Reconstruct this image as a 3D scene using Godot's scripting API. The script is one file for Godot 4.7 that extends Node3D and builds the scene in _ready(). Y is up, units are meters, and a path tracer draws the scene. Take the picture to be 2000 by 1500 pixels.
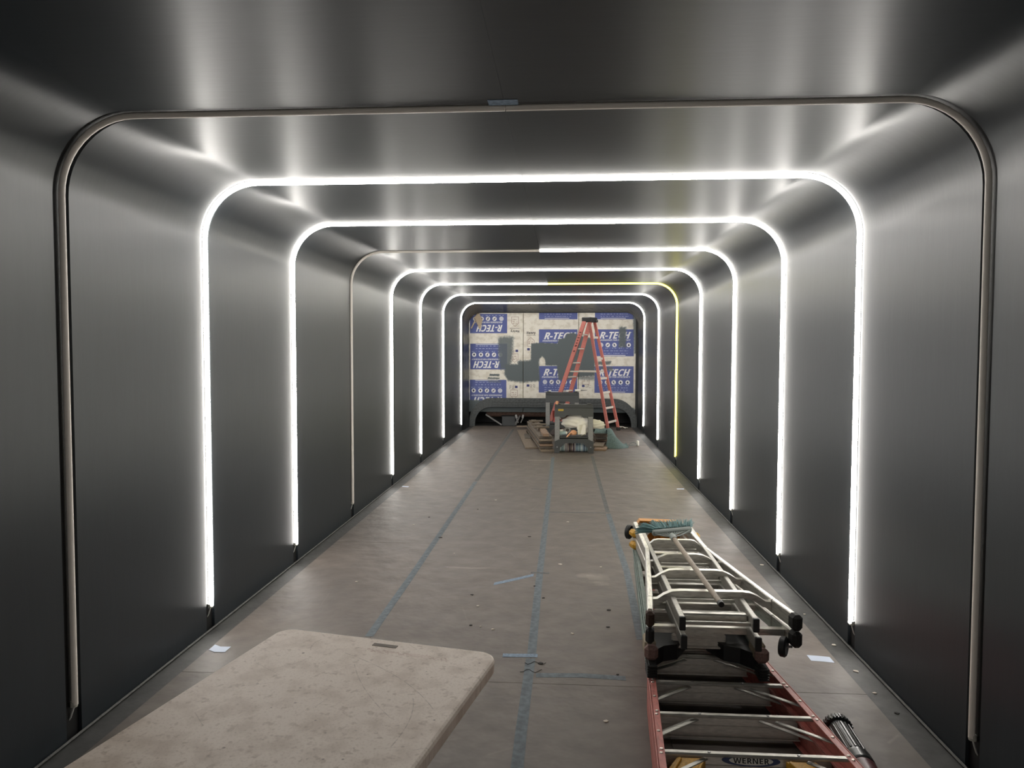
extends Node3D

# ---------------------------------------------------------------- tunnel measures (metres, camera over the origin, tunnel runs to -z)
const XL := -2.133
const XR := 1.65
const YC := 2.675
const COVE := 0.33
const GROUND := -0.012
const JOINT := -0.24
const TUBE_END := 0.137
const NEAR_END := 6.0
const FAR_END := 16.5
const ARCHES := [3.012, 4.262, 5.688, 7.273, 9.018, 10.874, 12.938, 15.216]
const UNSEEN_ARCHES := [-3.9, -2.3]   # unseen lit arches behind the camera, placed to light the foreground
const GLOW_TUBE := 34.0
const GLOW_AREA := 36.0

var names := {}
var M := {}
var rng := RandomNumberGenerator.new()


# ---------------------------------------------------------------- mesh building
class Shape:
	var v := PackedVector3Array()
	var n := PackedVector3Array()
	var uv := PackedVector2Array()
	var uv2 := PackedVector2Array()

	func tri_n(a: Vector3, b: Vector3, c: Vector3, na: Vector3, nb: Vector3, nc: Vector3) -> void:
		if (b - a).cross(c - a).dot(na + nb + nc) > 0.0:
			v.append_array([a, c, b]); n.append_array([na, nc, nb])
		else:
			v.append_array([a, b, c]); n.append_array([na, nb, nc])

	func tri(a: Vector3, b: Vector3, c: Vector3, out: Vector3) -> void:
		var f := (b - a).cross(c - a)
		if f.length_squared() < 1e-18:
			return
		f = f.normalized()
		if f.dot(out) < 0.0:
			f = -f
		tri_n(a, b, c, f, f, f)

	func quad(a: Vector3, b: Vector3, c: Vector3, d: Vector3, out: Vector3) -> void:
		tri(a, b, c, out); tri(a, c, d, out)

	func quad_n(a: Vector3, b: Vector3, c: Vector3, d: Vector3, na: Vector3, nb: Vector3, nc: Vector3, nd: Vector3) -> void:
		tri_n(a, b, c, na, nb, nc); tri_n(a, c, d, na, nc, nd)

	# box with chamfered edges, size along the axes of t
	func box(t: Transform3D, size: Vector3, bevel := 0.002) -> Shape:
		var h := size * 0.5
		var b := minf(bevel, minf(h.x, minf(h.y, h.z)) * 0.9)
		var at := func(k: int, s: Vector3) -> Vector3:
			var p := Vector3.ZERO
			for i in 3:
				p[i] = s[i] * (h[i] if i == k else h[i] - b)
			return t * p
		for k in 3:
			var i := (k + 1) % 3
			var j := (k + 2) % 3
			for s in [-1.0, 1.0]:
				var q: Array[Vector3] = []
				for c in [[-1.0, -1.0], [1.0, -1.0], [1.0, 1.0], [-1.0, 1.0]]:
					var sv := Vector3.ZERO
					sv[k] = s; sv[i] = c[0]; sv[j] = c[1]
					q.append(at.call(k, sv))
				var o := Vector3.ZERO
				o[k] = s
				quad(q[0], q[1], q[2], q[3], t.basis * o)
				if b > 0.0:
					for s2 in [-1.0, 1.0]:
						var e1 := Vector3.ZERO
						e1[k] = s; e1[i] = s2; e1[j] = -1.0
						var e2 := e1
						e2[j] = 1.0
						var o2 := Vector3.ZERO
						o2[k] = s; o2[i] = s2
						quad(at.call(k, e1), at.call(k, e2), at.call(i, e2), at.call(i, e1), t.basis * o2)
		if b > 0.0:
			for x in [-1.0, 1.0]:
				for y in [-1.0, 1.0]:
					for z in [-1.0, 1.0]:
						var s := Vector3(x, y, z)
						tri(at.call(0, s), at.call(1, s), at.call(2, s), t.basis * s)
		return self

	func block(lo: Vector3, hi: Vector3, bevel := 0.002) -> Shape:
		return box(Transform3D(Basis(), (lo + hi) * 0.5), (hi - lo).abs(), bevel)

	# bar of w (across) by h (along up) from a to b
	func beam(a: Vector3, b: Vector3, w: float, h: float, up := Vector3.UP, bevel := 0.002) -> Shape:
		var z := (b - a).normalized()
		var x := up.cross(z).normalized()
		var y := z.cross(x)
		return box(Transform3D(Basis(x, y, z), (a + b) * 0.5), Vector3(w, h, (b - a).length()), bevel)

	# closed outline in the xy plane of t, pushed out along its z from z0 to z1
	func prism(outline: PackedVector2Array, z0: float, z1: float, t := Transform3D()) -> Shape:
		var c := Vector2.ZERO
		for p in outline:
			c += p / outline.size()
		var idx := Geometry2D.triangulate_polygon(outline)
		for k in range(0, idx.size(), 3):
			for zs in [[z0, -1.0], [z1, 1.0]]:
				var q: Array[Vector3] = []
				for m in 3:
					var p := outline[idx[k + m]]
					q.append(t * Vector3(p.x, p.y, zs[0]))
				tri(q[0], q[1], q[2], t.basis.z * (zs[1] * signf(z1 - z0)))
		var turn := 0.0
		for k in outline.size():
			var p := outline[k]
			var q := outline[(k + 1) % outline.size()]
			turn += p.x * q.y - q.x * p.y
		for k in outline.size():
			var p := outline[k]
			var q := outline[(k + 1) % outline.size()]
			var o := Vector2(q.y - p.y, p.x - q.x) * signf(turn)
			quad(t * Vector3(p.x, p.y, z0), t * Vector3(q.x, q.y, z0), t * Vector3(q.x, q.y, z1), t * Vector3(p.x, p.y, z1), t.basis * Vector3(o.x, o.y, 0))
		return self

	# round tube along a path; radius a number or one for each point
	func tube(path: Array, radius, sides := 10, caps := true) -> Shape:
		var frames: Array[Basis] = []
		var last := Vector3.ZERO
		for k in path.size():
			var d: Vector3 = (path[mini(k + 1, path.size() - 1)] - path[maxi(k - 1, 0)]).normalized()
			var x: Vector3
			if k == 0:
				x = d.cross(Vector3(0.31, 0.87, 0.11)).normalized()
			else:
				x = (last - d * last.dot(d)).normalized()
			last = x
			frames.append(Basis(x, d.cross(x), d))
		var rad := func(k: int) -> float: return radius[k] if radius is Array else radius
		for k in path.size() - 1:
			for s in sides:
				var q: Array[Vector3] = []
				var m: Array[Vector3] = []
				for c in [[k, s], [k, s + 1], [k + 1, s + 1], [k + 1, s]]:
					var a: float = TAU * c[1] / sides
					var o: Vector3 = frames[c[0]].x * cos(a) + frames[c[0]].y * sin(a)
					m.append(o)
					q.append(path[c[0]] + o * rad.call(c[0]))
				quad_n(q[0], q[1], q[2], q[3], m[0], m[1], m[2], m[3])
		if caps:
			for k in [0, path.size() - 1]:
				for s in sides:
					var q: Array[Vector3] = []
					for c in [s, s + 1]:
						var a: float = TAU * c / sides
						q.append(path[k] + (frames[k].x * cos(a) + frames[k].y * sin(a)) * rad.call(k))
					tri(path[k], q[0], q[1], frames[k].z * (-1.0 if k == 0 else 1.0))
		return self

	# profile of (radius, height) points turned round the y axis of t
	func lathe(profile: Array, sides: int, t := Transform3D()) -> Shape:
		for k in profile.size() - 1:
			var p: Vector2 = profile[k]
			var q: Vector2 = profile[k + 1]
			var d := (q - p).normalized()
			for s in sides:
				var a := TAU * s / sides
				var b := TAU * (s + 1) / sides
				var na := (t.basis * Vector3(d.y * cos(a), -d.x, d.y * sin(a))).normalized()
				var nb := (t.basis * Vector3(d.y * cos(b), -d.x, d.y * sin(b))).normalized()
				var q0 := t * Vector3(p.x * cos(a), p.y, p.x * sin(a))
				var q1 := t * Vector3(p.x * cos(b), p.y, p.x * sin(b))
				var q2 := t * Vector3(q.x * cos(b), q.y, q.x * sin(b))
				var q3 := t * Vector3(q.x * cos(a), q.y, q.x * sin(a))
				if p.x > 1e-6:
					tri_n(q0, q1, q2, na, nb, nb)
				if q.x > 1e-6:
					tri_n(q0, q2, q3, na, nb, na)
		return self

	# flat bar swept along a path: half a width along side, thick across
	func swept(path: Array, side: Vector3, wide: float, thick: float) -> Shape:
		var ring: Array = []
		for k in path.size():
			var d: Vector3 = (path[mini(k + 1, path.size() - 1)] - path[maxi(k - 1, 0)]).normalized()
			var u := d.cross(side).normalized()
			var s := side.normalized() * wide * 0.5
			ring.append([path[k] - s - u * thick * 0.5, path[k] + s - u * thick * 0.5, path[k] + s + u * thick * 0.5, path[k] - s + u * thick * 0.5, u])
		for k in path.size() - 1:
			var r: Array = ring[k]
			var q: Array = ring[k + 1]
			var sd := side.normalized()
			quad_n(r[0], r[1], q[1], q[0], -r[4], -r[4], -q[4], -q[4])
			quad_n(r[3], r[2], q[2], q[3], r[4], r[4], q[4], q[4])
			quad(r[1], r[2], q[2], q[1], sd)
			quad(r[0], r[3], q[3], q[0], -sd)
		for k in [0, path.size() - 1]:
			var r: Array = ring[k]
			var o: Vector3 = (path[0] - path[1]) if k == 0 else (path[-1] - path[-2])
			quad(r[0], r[1], r[2], r[3], o)
		return self

	# smooth sheet of nu by nv cells, f(u, v) -> point; given a thickness it gets an underside
	func sheet(nu: int, nv: int, f: Callable, thick := 0.0) -> Shape:
		var p: Array = []
		var m: Array = []
		for j in nv + 1:
			for i in nu + 1:
				p.append(f.call(float(i) / nu, float(j) / nv))
		for j in nv + 1:
			for i in nu + 1:
				var a: Vector3 = p[j * (nu + 1) + mini(i + 1, nu)] - p[j * (nu + 1) + maxi(i - 1, 0)]
				var b: Vector3 = p[mini(j + 1, nv) * (nu + 1) + i] - p[maxi(j - 1, 0) * (nu + 1) + i]
				m.append(a.cross(b).normalized())
		for side in ([1.0, -1.0] if thick > 0.0 else [1.0]):
			for j in nv:
				for i in nu:
					var q := [j * (nu + 1) + i, j * (nu + 1) + i + 1, (j + 1) * (nu + 1) + i + 1, (j + 1) * (nu + 1) + i]
					var w: Array = []
					for k in q:
						w.append(p[k] if side > 0.0 else p[k] - m[k] * thick)
					quad_n(w[0], w[1], w[2], w[3], m[q[0]] * side, m[q[1]] * side, m[q[2]] * side, m[q[3]] * side)
		return self

	func map_uv(f: Callable) -> Shape:
		uv.clear()
		for k in v.size():
			uv.append(f.call(v[k], n[k]))
		return self

	func map_uv2(f: Callable) -> Shape:
		uv2.clear()
		for k in v.size():
			uv2.append(f.call(v[k], n[k]))
		return self

	func mesh(shift := Vector3.ZERO) -> ArrayMesh:
		var a: Array = []
		a.resize(Mesh.ARRAY_MAX)
		var w := v.duplicate()
		if shift != Vector3.ZERO:
			for k in w.size():
				w[k] -= shift
		a[Mesh.ARRAY_VERTEX] = w
		a[Mesh.ARRAY_NORMAL] = n
		if uv.size() == v.size():
			a[Mesh.ARRAY_TEX_UV] = uv
		if uv2.size() == v.size():
			a[Mesh.ARRAY_TEX_UV2] = uv2
		var m := ArrayMesh.new()
		m.add_surface_from_arrays(Mesh.PRIMITIVE_TRIANGLES, a)
		return m


# ---------------------------------------------------------------- nodes
func numbered(called: String, parent: Node) -> String:
	var key := "%d/%s" % [parent.get_instance_id(), called]
	var k: int = names.get(key, 0)
	names[key] = k + 1
	return called if k == 0 else "%s_%03d" % [called, k]


func tag(o: Node, label := "", category := "", group := "", kind := "") -> void:
	for m in [["label", label], ["category", category], ["group", group], ["kind", kind]]:
		if m[1]:
			o.set_meta(m[0], m[1])


func thing(called: String, label: String, category: String, at := Vector3.ZERO, group := "") -> Node3D:
	var o := Node3D.new()
	o.name = numbered(called, self)
	o.position = at
	add_child(o, true)
	tag(o, label, category, group)
	return o


func origin_of(o: Node) -> Vector3:
	var at := Vector3.ZERO
	while o != self and o != null:
		at += (o as Node3D).position
		o = o.get_parent()
	return at


# a named mesh; shapes are given in the world and moved to their thing's base
func part(called: String, shape: Shape, material: Material, parent: Node, label := "") -> MeshInstance3D:
	var o := MeshInstance3D.new()
	o.name = numbered(called, parent)
	o.mesh = shape.mesh(origin_of(parent))
	o.material_override = material
	parent.add_child(o, true)
	if label:
		o.set_meta("label", label)
	return o


func mesh_part(called: String, mesh: Mesh, material: Material, parent: Node) -> MeshInstance3D:
	var o := MeshInstance3D.new()
	o.name = numbered(called, parent)
	o.mesh = mesh
	o.material_override = material
	parent.add_child(o, true)
	return o


func solo(called: String, shape: Shape, material: Material, label: String, category: String, at: Vector3, group := "") -> MeshInstance3D:
	var o := MeshInstance3D.new()
	o.name = numbered(called, self)
	o.position = at
	o.mesh = shape.mesh(at)
	o.material_override = material
	add_child(o, true)
	tag(o, label, category, group)
	return o


func struct(called: String, shape: Shape, material: Material) -> MeshInstance3D:
	var o := MeshInstance3D.new()
	o.name = numbered(called, self)
	o.mesh = shape.mesh()
	o.material_override = material
	add_child(o, true)
	o.set_meta("kind", "structure")
	return o


func struct_group(called: String) -> Node3D:
	var o := Node3D.new()
	o.name = numbered(called, self)
	add_child(o, true)
	o.set_meta("kind", "structure")
	return o


# ---------------------------------------------------------------- materials
func mat(color: Color, rough := 0.6, metal := 0.0) -> StandardMaterial3D:
	var m := StandardMaterial3D.new()
	m.albedo_color = color
	m.roughness = rough
	m.metallic = metal
	return m


func noise_tex(seed_: int, freq: float, ramp: Array, size := 512, octaves := 4, kind := FastNoiseLite.TYPE_SIMPLEX_SMOOTH) -> NoiseTexture2D:
	var f := FastNoiseLite.new()
	f.seed = seed_
	f.noise_type = kind
	f.frequency = freq
	f.fractal_octaves = octaves
	var t := NoiseTexture2D.new()
	t.width = size
	t.height = size
	t.seamless = true
	t.noise = f
	if ramp:
		var g := Gradient.new()
		g.offsets = PackedFloat32Array(ramp.map(func(r): return r[0]))
		g.colors = PackedColorArray(ramp.map(func(r): return r[1]))
		t.color_ramp = g
	return t


func grain(m: StandardMaterial3D, tex: Texture2D, scale: Vector3, bump: Texture2D = null, depth := 0.0, world := true) -> StandardMaterial3D:
	m.uv1_triplanar = true
	m.uv1_world_triplanar = world
	m.uv1_scale = scale
	if tex:
		m.albedo_texture = tex
	if bump:
		m.heightmap_enabled = true
		m.heightmap_texture = bump
		m.heightmap_scale = depth
	return m


func grey(x: float) -> Color:
	return Color(x, x, x)


func make_materials() -> void:
	var soft := noise_tex(1, 0.012, [[0.0, grey(0.72)], [1.0, grey(1.0)]])
	var fine := noise_tex(2, 0.08, [[0.0, grey(0.8)], [1.0, grey(1.0)]], 512, 3)
	var bumps := noise_tex(3, 0.03, [], 512, 4)
	M.fine = fine
	M.bumps = bumps
	# satin black paint rolled on in long strokes
	M.wall = mat(Color(0.16, 0.19, 0.212), 0.42)
	M.wall.metallic_specular = 0.6
	M.wall.clearcoat_enabled = true
	M.wall.clearcoat = 0.25
	M.wall.clearcoat_roughness = 0.42
	M.wall.albedo_texture = noise_tex(1, 0.012, [[0.0, grey(0.92)], [1.0, grey(1.0)]])
	M.wall.uv1_scale = Vector3(2.0, 0.3, 1.0)
	M.wall.heightmap_enabled = true
	M.wall.heightmap_texture = bumps
	M.wall.heightmap_scale = 0.018
	M.wall.anisotropy_enabled = true
	M.wall.anisotropy = 0.85
	M.channel = mat(Color(0.08, 0.083, 0.086), 0.5)
	M.ground = grain(mat(Color(0.27, 0.27, 0.265), 0.62), soft, Vector3(1.2, 1.2, 1.2), bumps, 0.1)
	M.skirt = grain(mat(Color(0.33, 0.33, 0.32), 0.6), soft, Vector3(2, 2, 2))
	M.dark = mat(Color(0.15, 0.155, 0.16), 0.7)  # lifted in colour to stand in for haze in the far hollow
	M.tube_off = mat(Color(0.95, 0.92, 0.88), 0.5)
	M.cap = mat(Color(0.75, 0.74, 0.7), 0.5)
	M.wire = mat(Color(0.8, 0.8, 0.78), 0.5)
	M.black_plastic = grain(mat(Color(0.115, 0.12, 0.125), 0.48), fine, Vector3(4, 4, 4))
	M.rubber = grain(mat(Color(0.13, 0.125, 0.12), 0.75), soft, Vector3(9, 9, 9))
	M.worn_rubber = grain(mat(Color(0.55, 0.43, 0.4), 0.8), soft, Vector3(14, 14, 14))
	M.worn_cream = grain(mat(Color(0.68, 0.62, 0.52), 0.7), soft, Vector3(14, 14, 14))
	var scuff := noise_tex(5, 0.03, [[0.0, grey(0.72)], [0.45, grey(0.93)], [1.0, grey(1.0)]], 512, 5)
	M.alu = grain(mat(Color(0.86, 0.85, 0.82), 0.34, 0.85), scuff, Vector3(0.8, 4, 4), bumps, 0.04)
	M.alu_rail = grain(mat(Color(0.86, 0.85, 0.82), 0.36, 0.8), scuff, Vector3(4, 4, 0.7), bumps, 0.03)
	M.alu_dull = grain(mat(Color(0.74, 0.73, 0.7), 0.45, 0.7), scuff, Vector3(0.8, 5, 5), bumps, 0.04)
	M.alu_plate = grain(mat(Color(0.86, 0.83, 0.79), 0.45, 0.15), fine, Vector3(0.5, 3, 3))
	M.red = grain(mat(Color(0.79, 0.47, 0.43), 0.5), scuff, Vector3(3, 3, 1.0))
	M.red_print = mat(Color(0.36, 0.15, 0.13), 0.6)
	M.green_rail = grain(mat(Color(0.5, 0.56, 0.53), 0.5), scuff, Vector3(4, 4, 0.8))
	M.yellow = grain(mat(Color(0.83, 0.63, 0.2), 0.45), scuff, Vector3(5, 5, 5))
	M.orange = grain(mat(Color(0.86, 0.58, 0.2), 0.5), fine, Vector3(5, 5, 5))
	M.rivet = mat(Color(0.8, 0.74, 0.7), 0.35, 0.7)
	M.teal = mat(Color(0.36, 0.5, 0.5), 0.6)
	M.broom_grey = mat(Color(0.5, 0.53, 0.51), 0.55)
	M.handle = grain(mat(Color(0.64, 0.58, 0.51), 0.55), scuff, Vector3(6, 6, 2))
	M.maroon = grain(mat(Color(0.33, 0.07, 0.1), 0.35), scuff, Vector3(6, 6, 6))
	M.gloss_black = grain(mat(Color(0.12, 0.125, 0.125), 0.28), fine, Vector3(6, 6, 6))
	M.film = mat(Color(0.13, 0.14, 0.15), 0.33)
	M.felt = grain(mat(Color(0.33, 0.345, 0.35), 0.8), soft, Vector3(3, 3, 3))  # paled in colour, in place of haze at the far end
	M.canvas = mat(Color(0.91, 0.895, 0.86), 0.9)
	M.towel = grain(mat(Color(0.44, 0.52, 0.52), 0.95), soft, Vector3(5, 5, 5))
	var wood := noise_tex(7, 0.02, [[0.0, Color(0.66, 0.6, 0.55)], [0.5, Color(0.86, 0.82, 0.78)], [1.0, Color(1, 0.97, 0.94)]], 512, 5)
	M.woods = []
	for c in [Color(0.57, 0.535, 0.49), Color(0.5, 0.48, 0.45), Color(0.64, 0.56, 0.49), Color(0.45, 0.44, 0.42)]:
		M.woods.append(grain(mat(c, 0.75), wood, Vector3(7, 7, 0.6)))
	M.orange_wood = grain(mat(Color(0.76, 0.56, 0.43), 0.75), wood, Vector3(6, 6, 1.5))
	M.peach = mat(Color(0.86, 0.64, 0.5), 0.8)
	M.torn = mat(Color(0.66, 0.6, 0.52), 0.9)
	M.white = mat(Color(0.88, 0.87, 0.84), 0.7)
	M.paper = mat(Color(0.86, 0.84, 0.79), 0.85)
	M.steel = mat(Color(0.6, 0.6, 0.6), 0.35, 0.9)
	M.grey_leg = grain(mat(Color(0.52, 0.52, 0.52), 0.5, 0.2), scuff, Vector3(6, 2, 6))
	M.saw_black = grain(mat(Color(0.28, 0.29, 0.3), 0.6), fine, Vector3(5, 5, 5))  # black plastic lightened in colour to stand in for distant haze
	M.label_yellow = mat(Color(0.85, 0.72, 0.2), 0.5)
	M.ink = mat(Color(0.07, 0.07, 0.08), 0.6)
	M.blue_ink = mat(Color(0.12, 0.19, 0.36), 0.5)
	M.rag_red = mat(Color(0.62, 0.3, 0.29), 0.9)
	M.bare_brown = grain(mat(Color(0.46, 0.36, 0.32), 0.85), soft, Vector3(3, 3, 3))
	M.stripe = mat(Color(0.6, 0.68, 0.7), 0.7)
	M.tape_blue = grain(mat(Color(0.52, 0.6, 0.68), 0.75), soft, Vector3(7, 7, 7))
	M.tape_worn = grain(mat(Color(0.42, 0.46, 0.485), 0.75), soft, Vector3(3, 3, 3))
	M.tape_faint = grain(mat(Color(0.39, 0.395, 0.395), 0.75), soft, Vector3(3, 3, 3))
	M.tape_pale = mat(Color(0.73, 0.77, 0.84), 0.7)
	M.chip_pale = mat(Color(0.78, 0.75, 0.7), 0.8)
	M.chip_dark = mat(Color(0.13, 0.12, 0.11), 0.8)
	# floor: grey-brown paper board, creased and trodden
	var kraft := noise_tex(11, 0.01, [[0.0, Color(0.335, 0.305, 0.283)], [0.5, Color(0.37, 0.338, 0.312)], [1.0, Color(0.405, 0.373, 0.345)]], 1024, 6)
	var crease := noise_tex(12, 0.006, [], 1024, 5, FastNoiseLite.TYPE_PERLIN)
	M.floor = grain(mat(Color(1, 1, 1), 0.58), kraft, Vector3(0.45, 0.45, 0.45), crease, 1.1)
	M.floor.uv1_triplanar = false
	M.floor.detail_enabled = true
	M.floor.detail_uv_layer = BaseMaterial3D.DETAIL_UV_2
	M.floor.detail_blend_mode = BaseMaterial3D.BLEND_MODE_MIX
	M.floor.detail_albedo = floor_marks()
	M.table = mat(Color(1, 1, 1), 0.5)
	M.table.albedo_texture = table_print()
	M.board = mat(Color(1, 1, 1), 0.75)
	M.board.albedo_texture = board_print()
	M.foam = mat(Color(0.75, 0.72, 0.66), 0.9)


func glow(color: Color, energy: float) -> StandardMaterial3D:
	var m := mat(Color(0.9, 0.9, 0.88), 0.5)
	m.emission_enabled = true
	m.emission = color
	m.emission_energy_multiplier = energy
	return m


# ---------------------------------------------------------------- drawn surfaces: stains on the floor and table, print on the boards
class Canvas:
	var w: int
	var h: int
	var d := PackedFloat32Array()   # r g b a

	func _init(w_: int, h_: int, c: Color) -> void:
		w = w_
		h = h_
		d.resize(w * h * 4)
		for k in w * h:
			d[k * 4] = c.r; d[k * 4 + 1] = c.g; d[k * 4 + 2] = c.b; d[k * 4 + 3] = c.a

	func blend(x: int, y: int, c: Color, a: float) -> void:
		if x < 0 or y < 0 or x >= w or y >= h or a <= 0.0:
			return
		var k := (y * w + x) * 4
		d[k] = lerpf(d[k], c.r, a)
		d[k + 1] = lerpf(d[k + 1], c.g, a)
		d[k + 2] = lerpf(d[k + 2], c.b, a)
		d[k + 3] = maxf(d[k + 3], a) if c.a < 1.0 else lerpf(d[k + 3], 1.0, a)

	func rect(x0: float, y0: float, x1: float, y1: float, c: Color, a := 1.0) -> void:
		for y in range(maxi(0, roundi(y0)), mini(h, roundi(y1))):
			for x in range(maxi(0, roundi(x0)), mini(w, roundi(x1))):
				blend(x, y, c, a)

	func disc(cx: float, cy: float, r: float, c: Color, a := 1.0, soft := 1.0) -> void:
		for y in range(int(cy - r - soft), int(cy + r + soft) + 2):
			for x in range(int(cx - r - soft), int(cx + r + soft) + 2):
				var q := Vector2(x - cx, y - cy).length()
				blend(x, y, c, a * clampf((r - q) / soft + 0.5, 0.0, 1.0))

	func line(p: Vector2, q: Vector2, wide: float, c: Color, a := 1.0) -> void:
		var r := Rect2(p, Vector2.ZERO).expand(q).grow(wide + 1.5)
		for y in range(int(r.position.y), int(r.end.y) + 1):
			for x in range(int(r.position.x), int(r.end.x) + 1):
				var o := Vector2(x, y)
				var e := (o - Geometry2D.get_closest_point_to_segment(o, p, q)).length()
				blend(x, y, c, a * clampf(wide * 0.5 - e + 0.5, 0.0, 1.0))

	func tri(a: Vector2, b: Vector2, c: Vector2, col: Color) -> void:
		var r := Rect2(a, Vector2.ZERO).expand(b).expand(c)
		var area := (b - a).cross(c - a)
		if absf(area) < 1e-4:
			return
		for y in range(int(r.position.y), int(r.end.y) + 2):
			for x in range(int(r.position.x), int(r.end.x) + 2):
				var o := Vector2(x, y)
				var u := (b - a).cross(o - a) / area
				var s := (c - b).cross(o - b) / area
				var t := (a - c).cross(o - c) / area
				if u > -0.02 and s > -0.02 and t > -0.02:
					blend(x, y, col, 1.0)

	# lettering set into the box (x0, y0)-(x1, y1); turned puts it upside down, lean slants it
	func text(words: String, x0: float, y0: float, x1: float, y1: float, c: Color, turned := false, lean := 0.0, bold := true, grow := 0.0) -> void:
		var f := SystemFont.new()
		f.font_names = PackedStringArray(["Droid Sans"])
		f.font_weight = 700 if bold else 400
		var m := TextMesh.new()
		m.font = f
		m.text = words
		m.font_size = 48
		m.pixel_size = 0.01
		m.depth = 0.0
		m.curve_step = 2.0
		var a := m.surface_get_arrays(0)
		var p: PackedVector3Array = a[Mesh.ARRAY_VERTEX]
		var idx = a[Mesh.ARRAY_INDEX]
		if idx == null or idx.is_empty():
			idx = PackedInt32Array(range(p.size()))
		var box := m.get_aabb()
		var q: Array[Vector2] = []
		for k in p.size():
			var u := (p[k].x - box.position.x) / box.size.x
			var s := (p[k].y - box.position.y) / box.size.y
			u = u * (1.0 - lean) + s * lean
			if turned:
				u = 1.0 - u
				s = 1.0 - s
			q.append(Vector2(lerpf(x0, x1, u), lerpf(y1, y0, s)))
		for k in range(0, idx.size(), 3):
			for o in ([Vector2.ZERO] if grow == 0.0 else [Vector2(-grow, 0), Vector2(grow, 0), Vector2(0, grow)]):
				tri(q[idx[k]] + o, q[idx[k + 1]] + o, q[idx[k + 2]] + o, c)

	func texture(alpha := false) -> ImageTexture:
		var b := PackedByteArray()
		b.resize(w * h * 4)
		for k in w * h * 4:
			b[k] = clampi(roundi(d[k] * 255.0), 0, 255)
		var im := Image.create_from_data(w, h, false, Image.FORMAT_RGBA8, b)
		if not alpha:
			im.convert(Image.FORMAT_RGB8)
		return ImageTexture.create_from_image(im)


# scuffs, scratches and dried smears on the floor: x -2..1.6 across, z 3.2..-16.4 along
func floor_marks() -> ImageTexture:
	rng.seed = 41
	var c := Canvas.new(640, 2048, Color(0.5, 0.46, 0.42, 0.0))
	var at := func(x: float, z: float) -> Vector2: return Vector2((x + 2.0) / 3.6 * 640.0, (3.2 - z) / 19.6 * 2048.0)
	for k in 150:   # fine pale scratches
		var p: Vector2 = at.call(rng.randf_range(-1.95, 1.5), rng.randf_range(0.0, -15.0))
		var q := p + Vector2(rng.randf_range(-60, 60), rng.randf_range(-25, 25))
		c.line(p, q, rng.randf_range(0.7, 1.3), Color(0.6, 0.56, 0.52, 0.5), rng.randf_range(0.1, 0.4))
	for k in 90:   # dark scuffs
		var p: Vector2 = at.call(rng.randf_range(-1.95, 1.5), rng.randf_range(0.0, -16.0))
		c.line(p, p + Vector2(rng.randf_range(-14, 14), rng.randf_range(-6, 6)), rng.randf_range(1.0, 3.0), Color(0.2, 0.18, 0.17, 0.5), rng.randf_range(0.15, 0.5))
	for k in 60:   # broad trodden patches
		var p: Vector2 = at.call(rng.randf_range(-1.9, 1.45), rng.randf_range(-1.0, -16.0))
		c.disc(p.x, p.y, rng.randf_range(6, 26), [Color(0.55, 0.51, 0.47, 0.5), Color(0.33, 0.29, 0.27, 0.5)][k % 2], 0.16, 22.0)
	for s in [[-0.36, -11.25, 22.0, 3.5, 0.85], [-0.37, -10.8, 12.0, 2.0, 0.35], [-0.72, -5.6, 24.0, 3.0, 0.35], [0.22, -5.45, 13.0, 10.0, 0.3], [0.26, -5.3, 8.0, 6.0, 0.25]]:   # dried smears
		var p: Vector2 = at.call(s[0], s[1])
		for k in 14:
			var o := p + Vector2(rng.randf_range(-1, 1) * s[2], rng.randf_range(-1, 1) * s[3] * 0.6)
			c.line(o - Vector2(s[2] * 0.5, 0), o + Vector2(s[2] * 0.5, rng.randf_range(-1, 1)), s[3] * 0.8, Color(0.78, 0.76, 0.7, 0.5), s[4] * 0.6)
	for s in [[-0.42, -3.62, 0.3], [-0.05, -3.55, 0.25]]:
		var p: Vector2 = at.call(s[0], s[1])
		c.line(p - Vector2(34, 0), p + Vector2(30, 1), 7.0, Color(0.24, 0.21, 0.19, 0.5), s[2])
	return c.texture(true)


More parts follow.
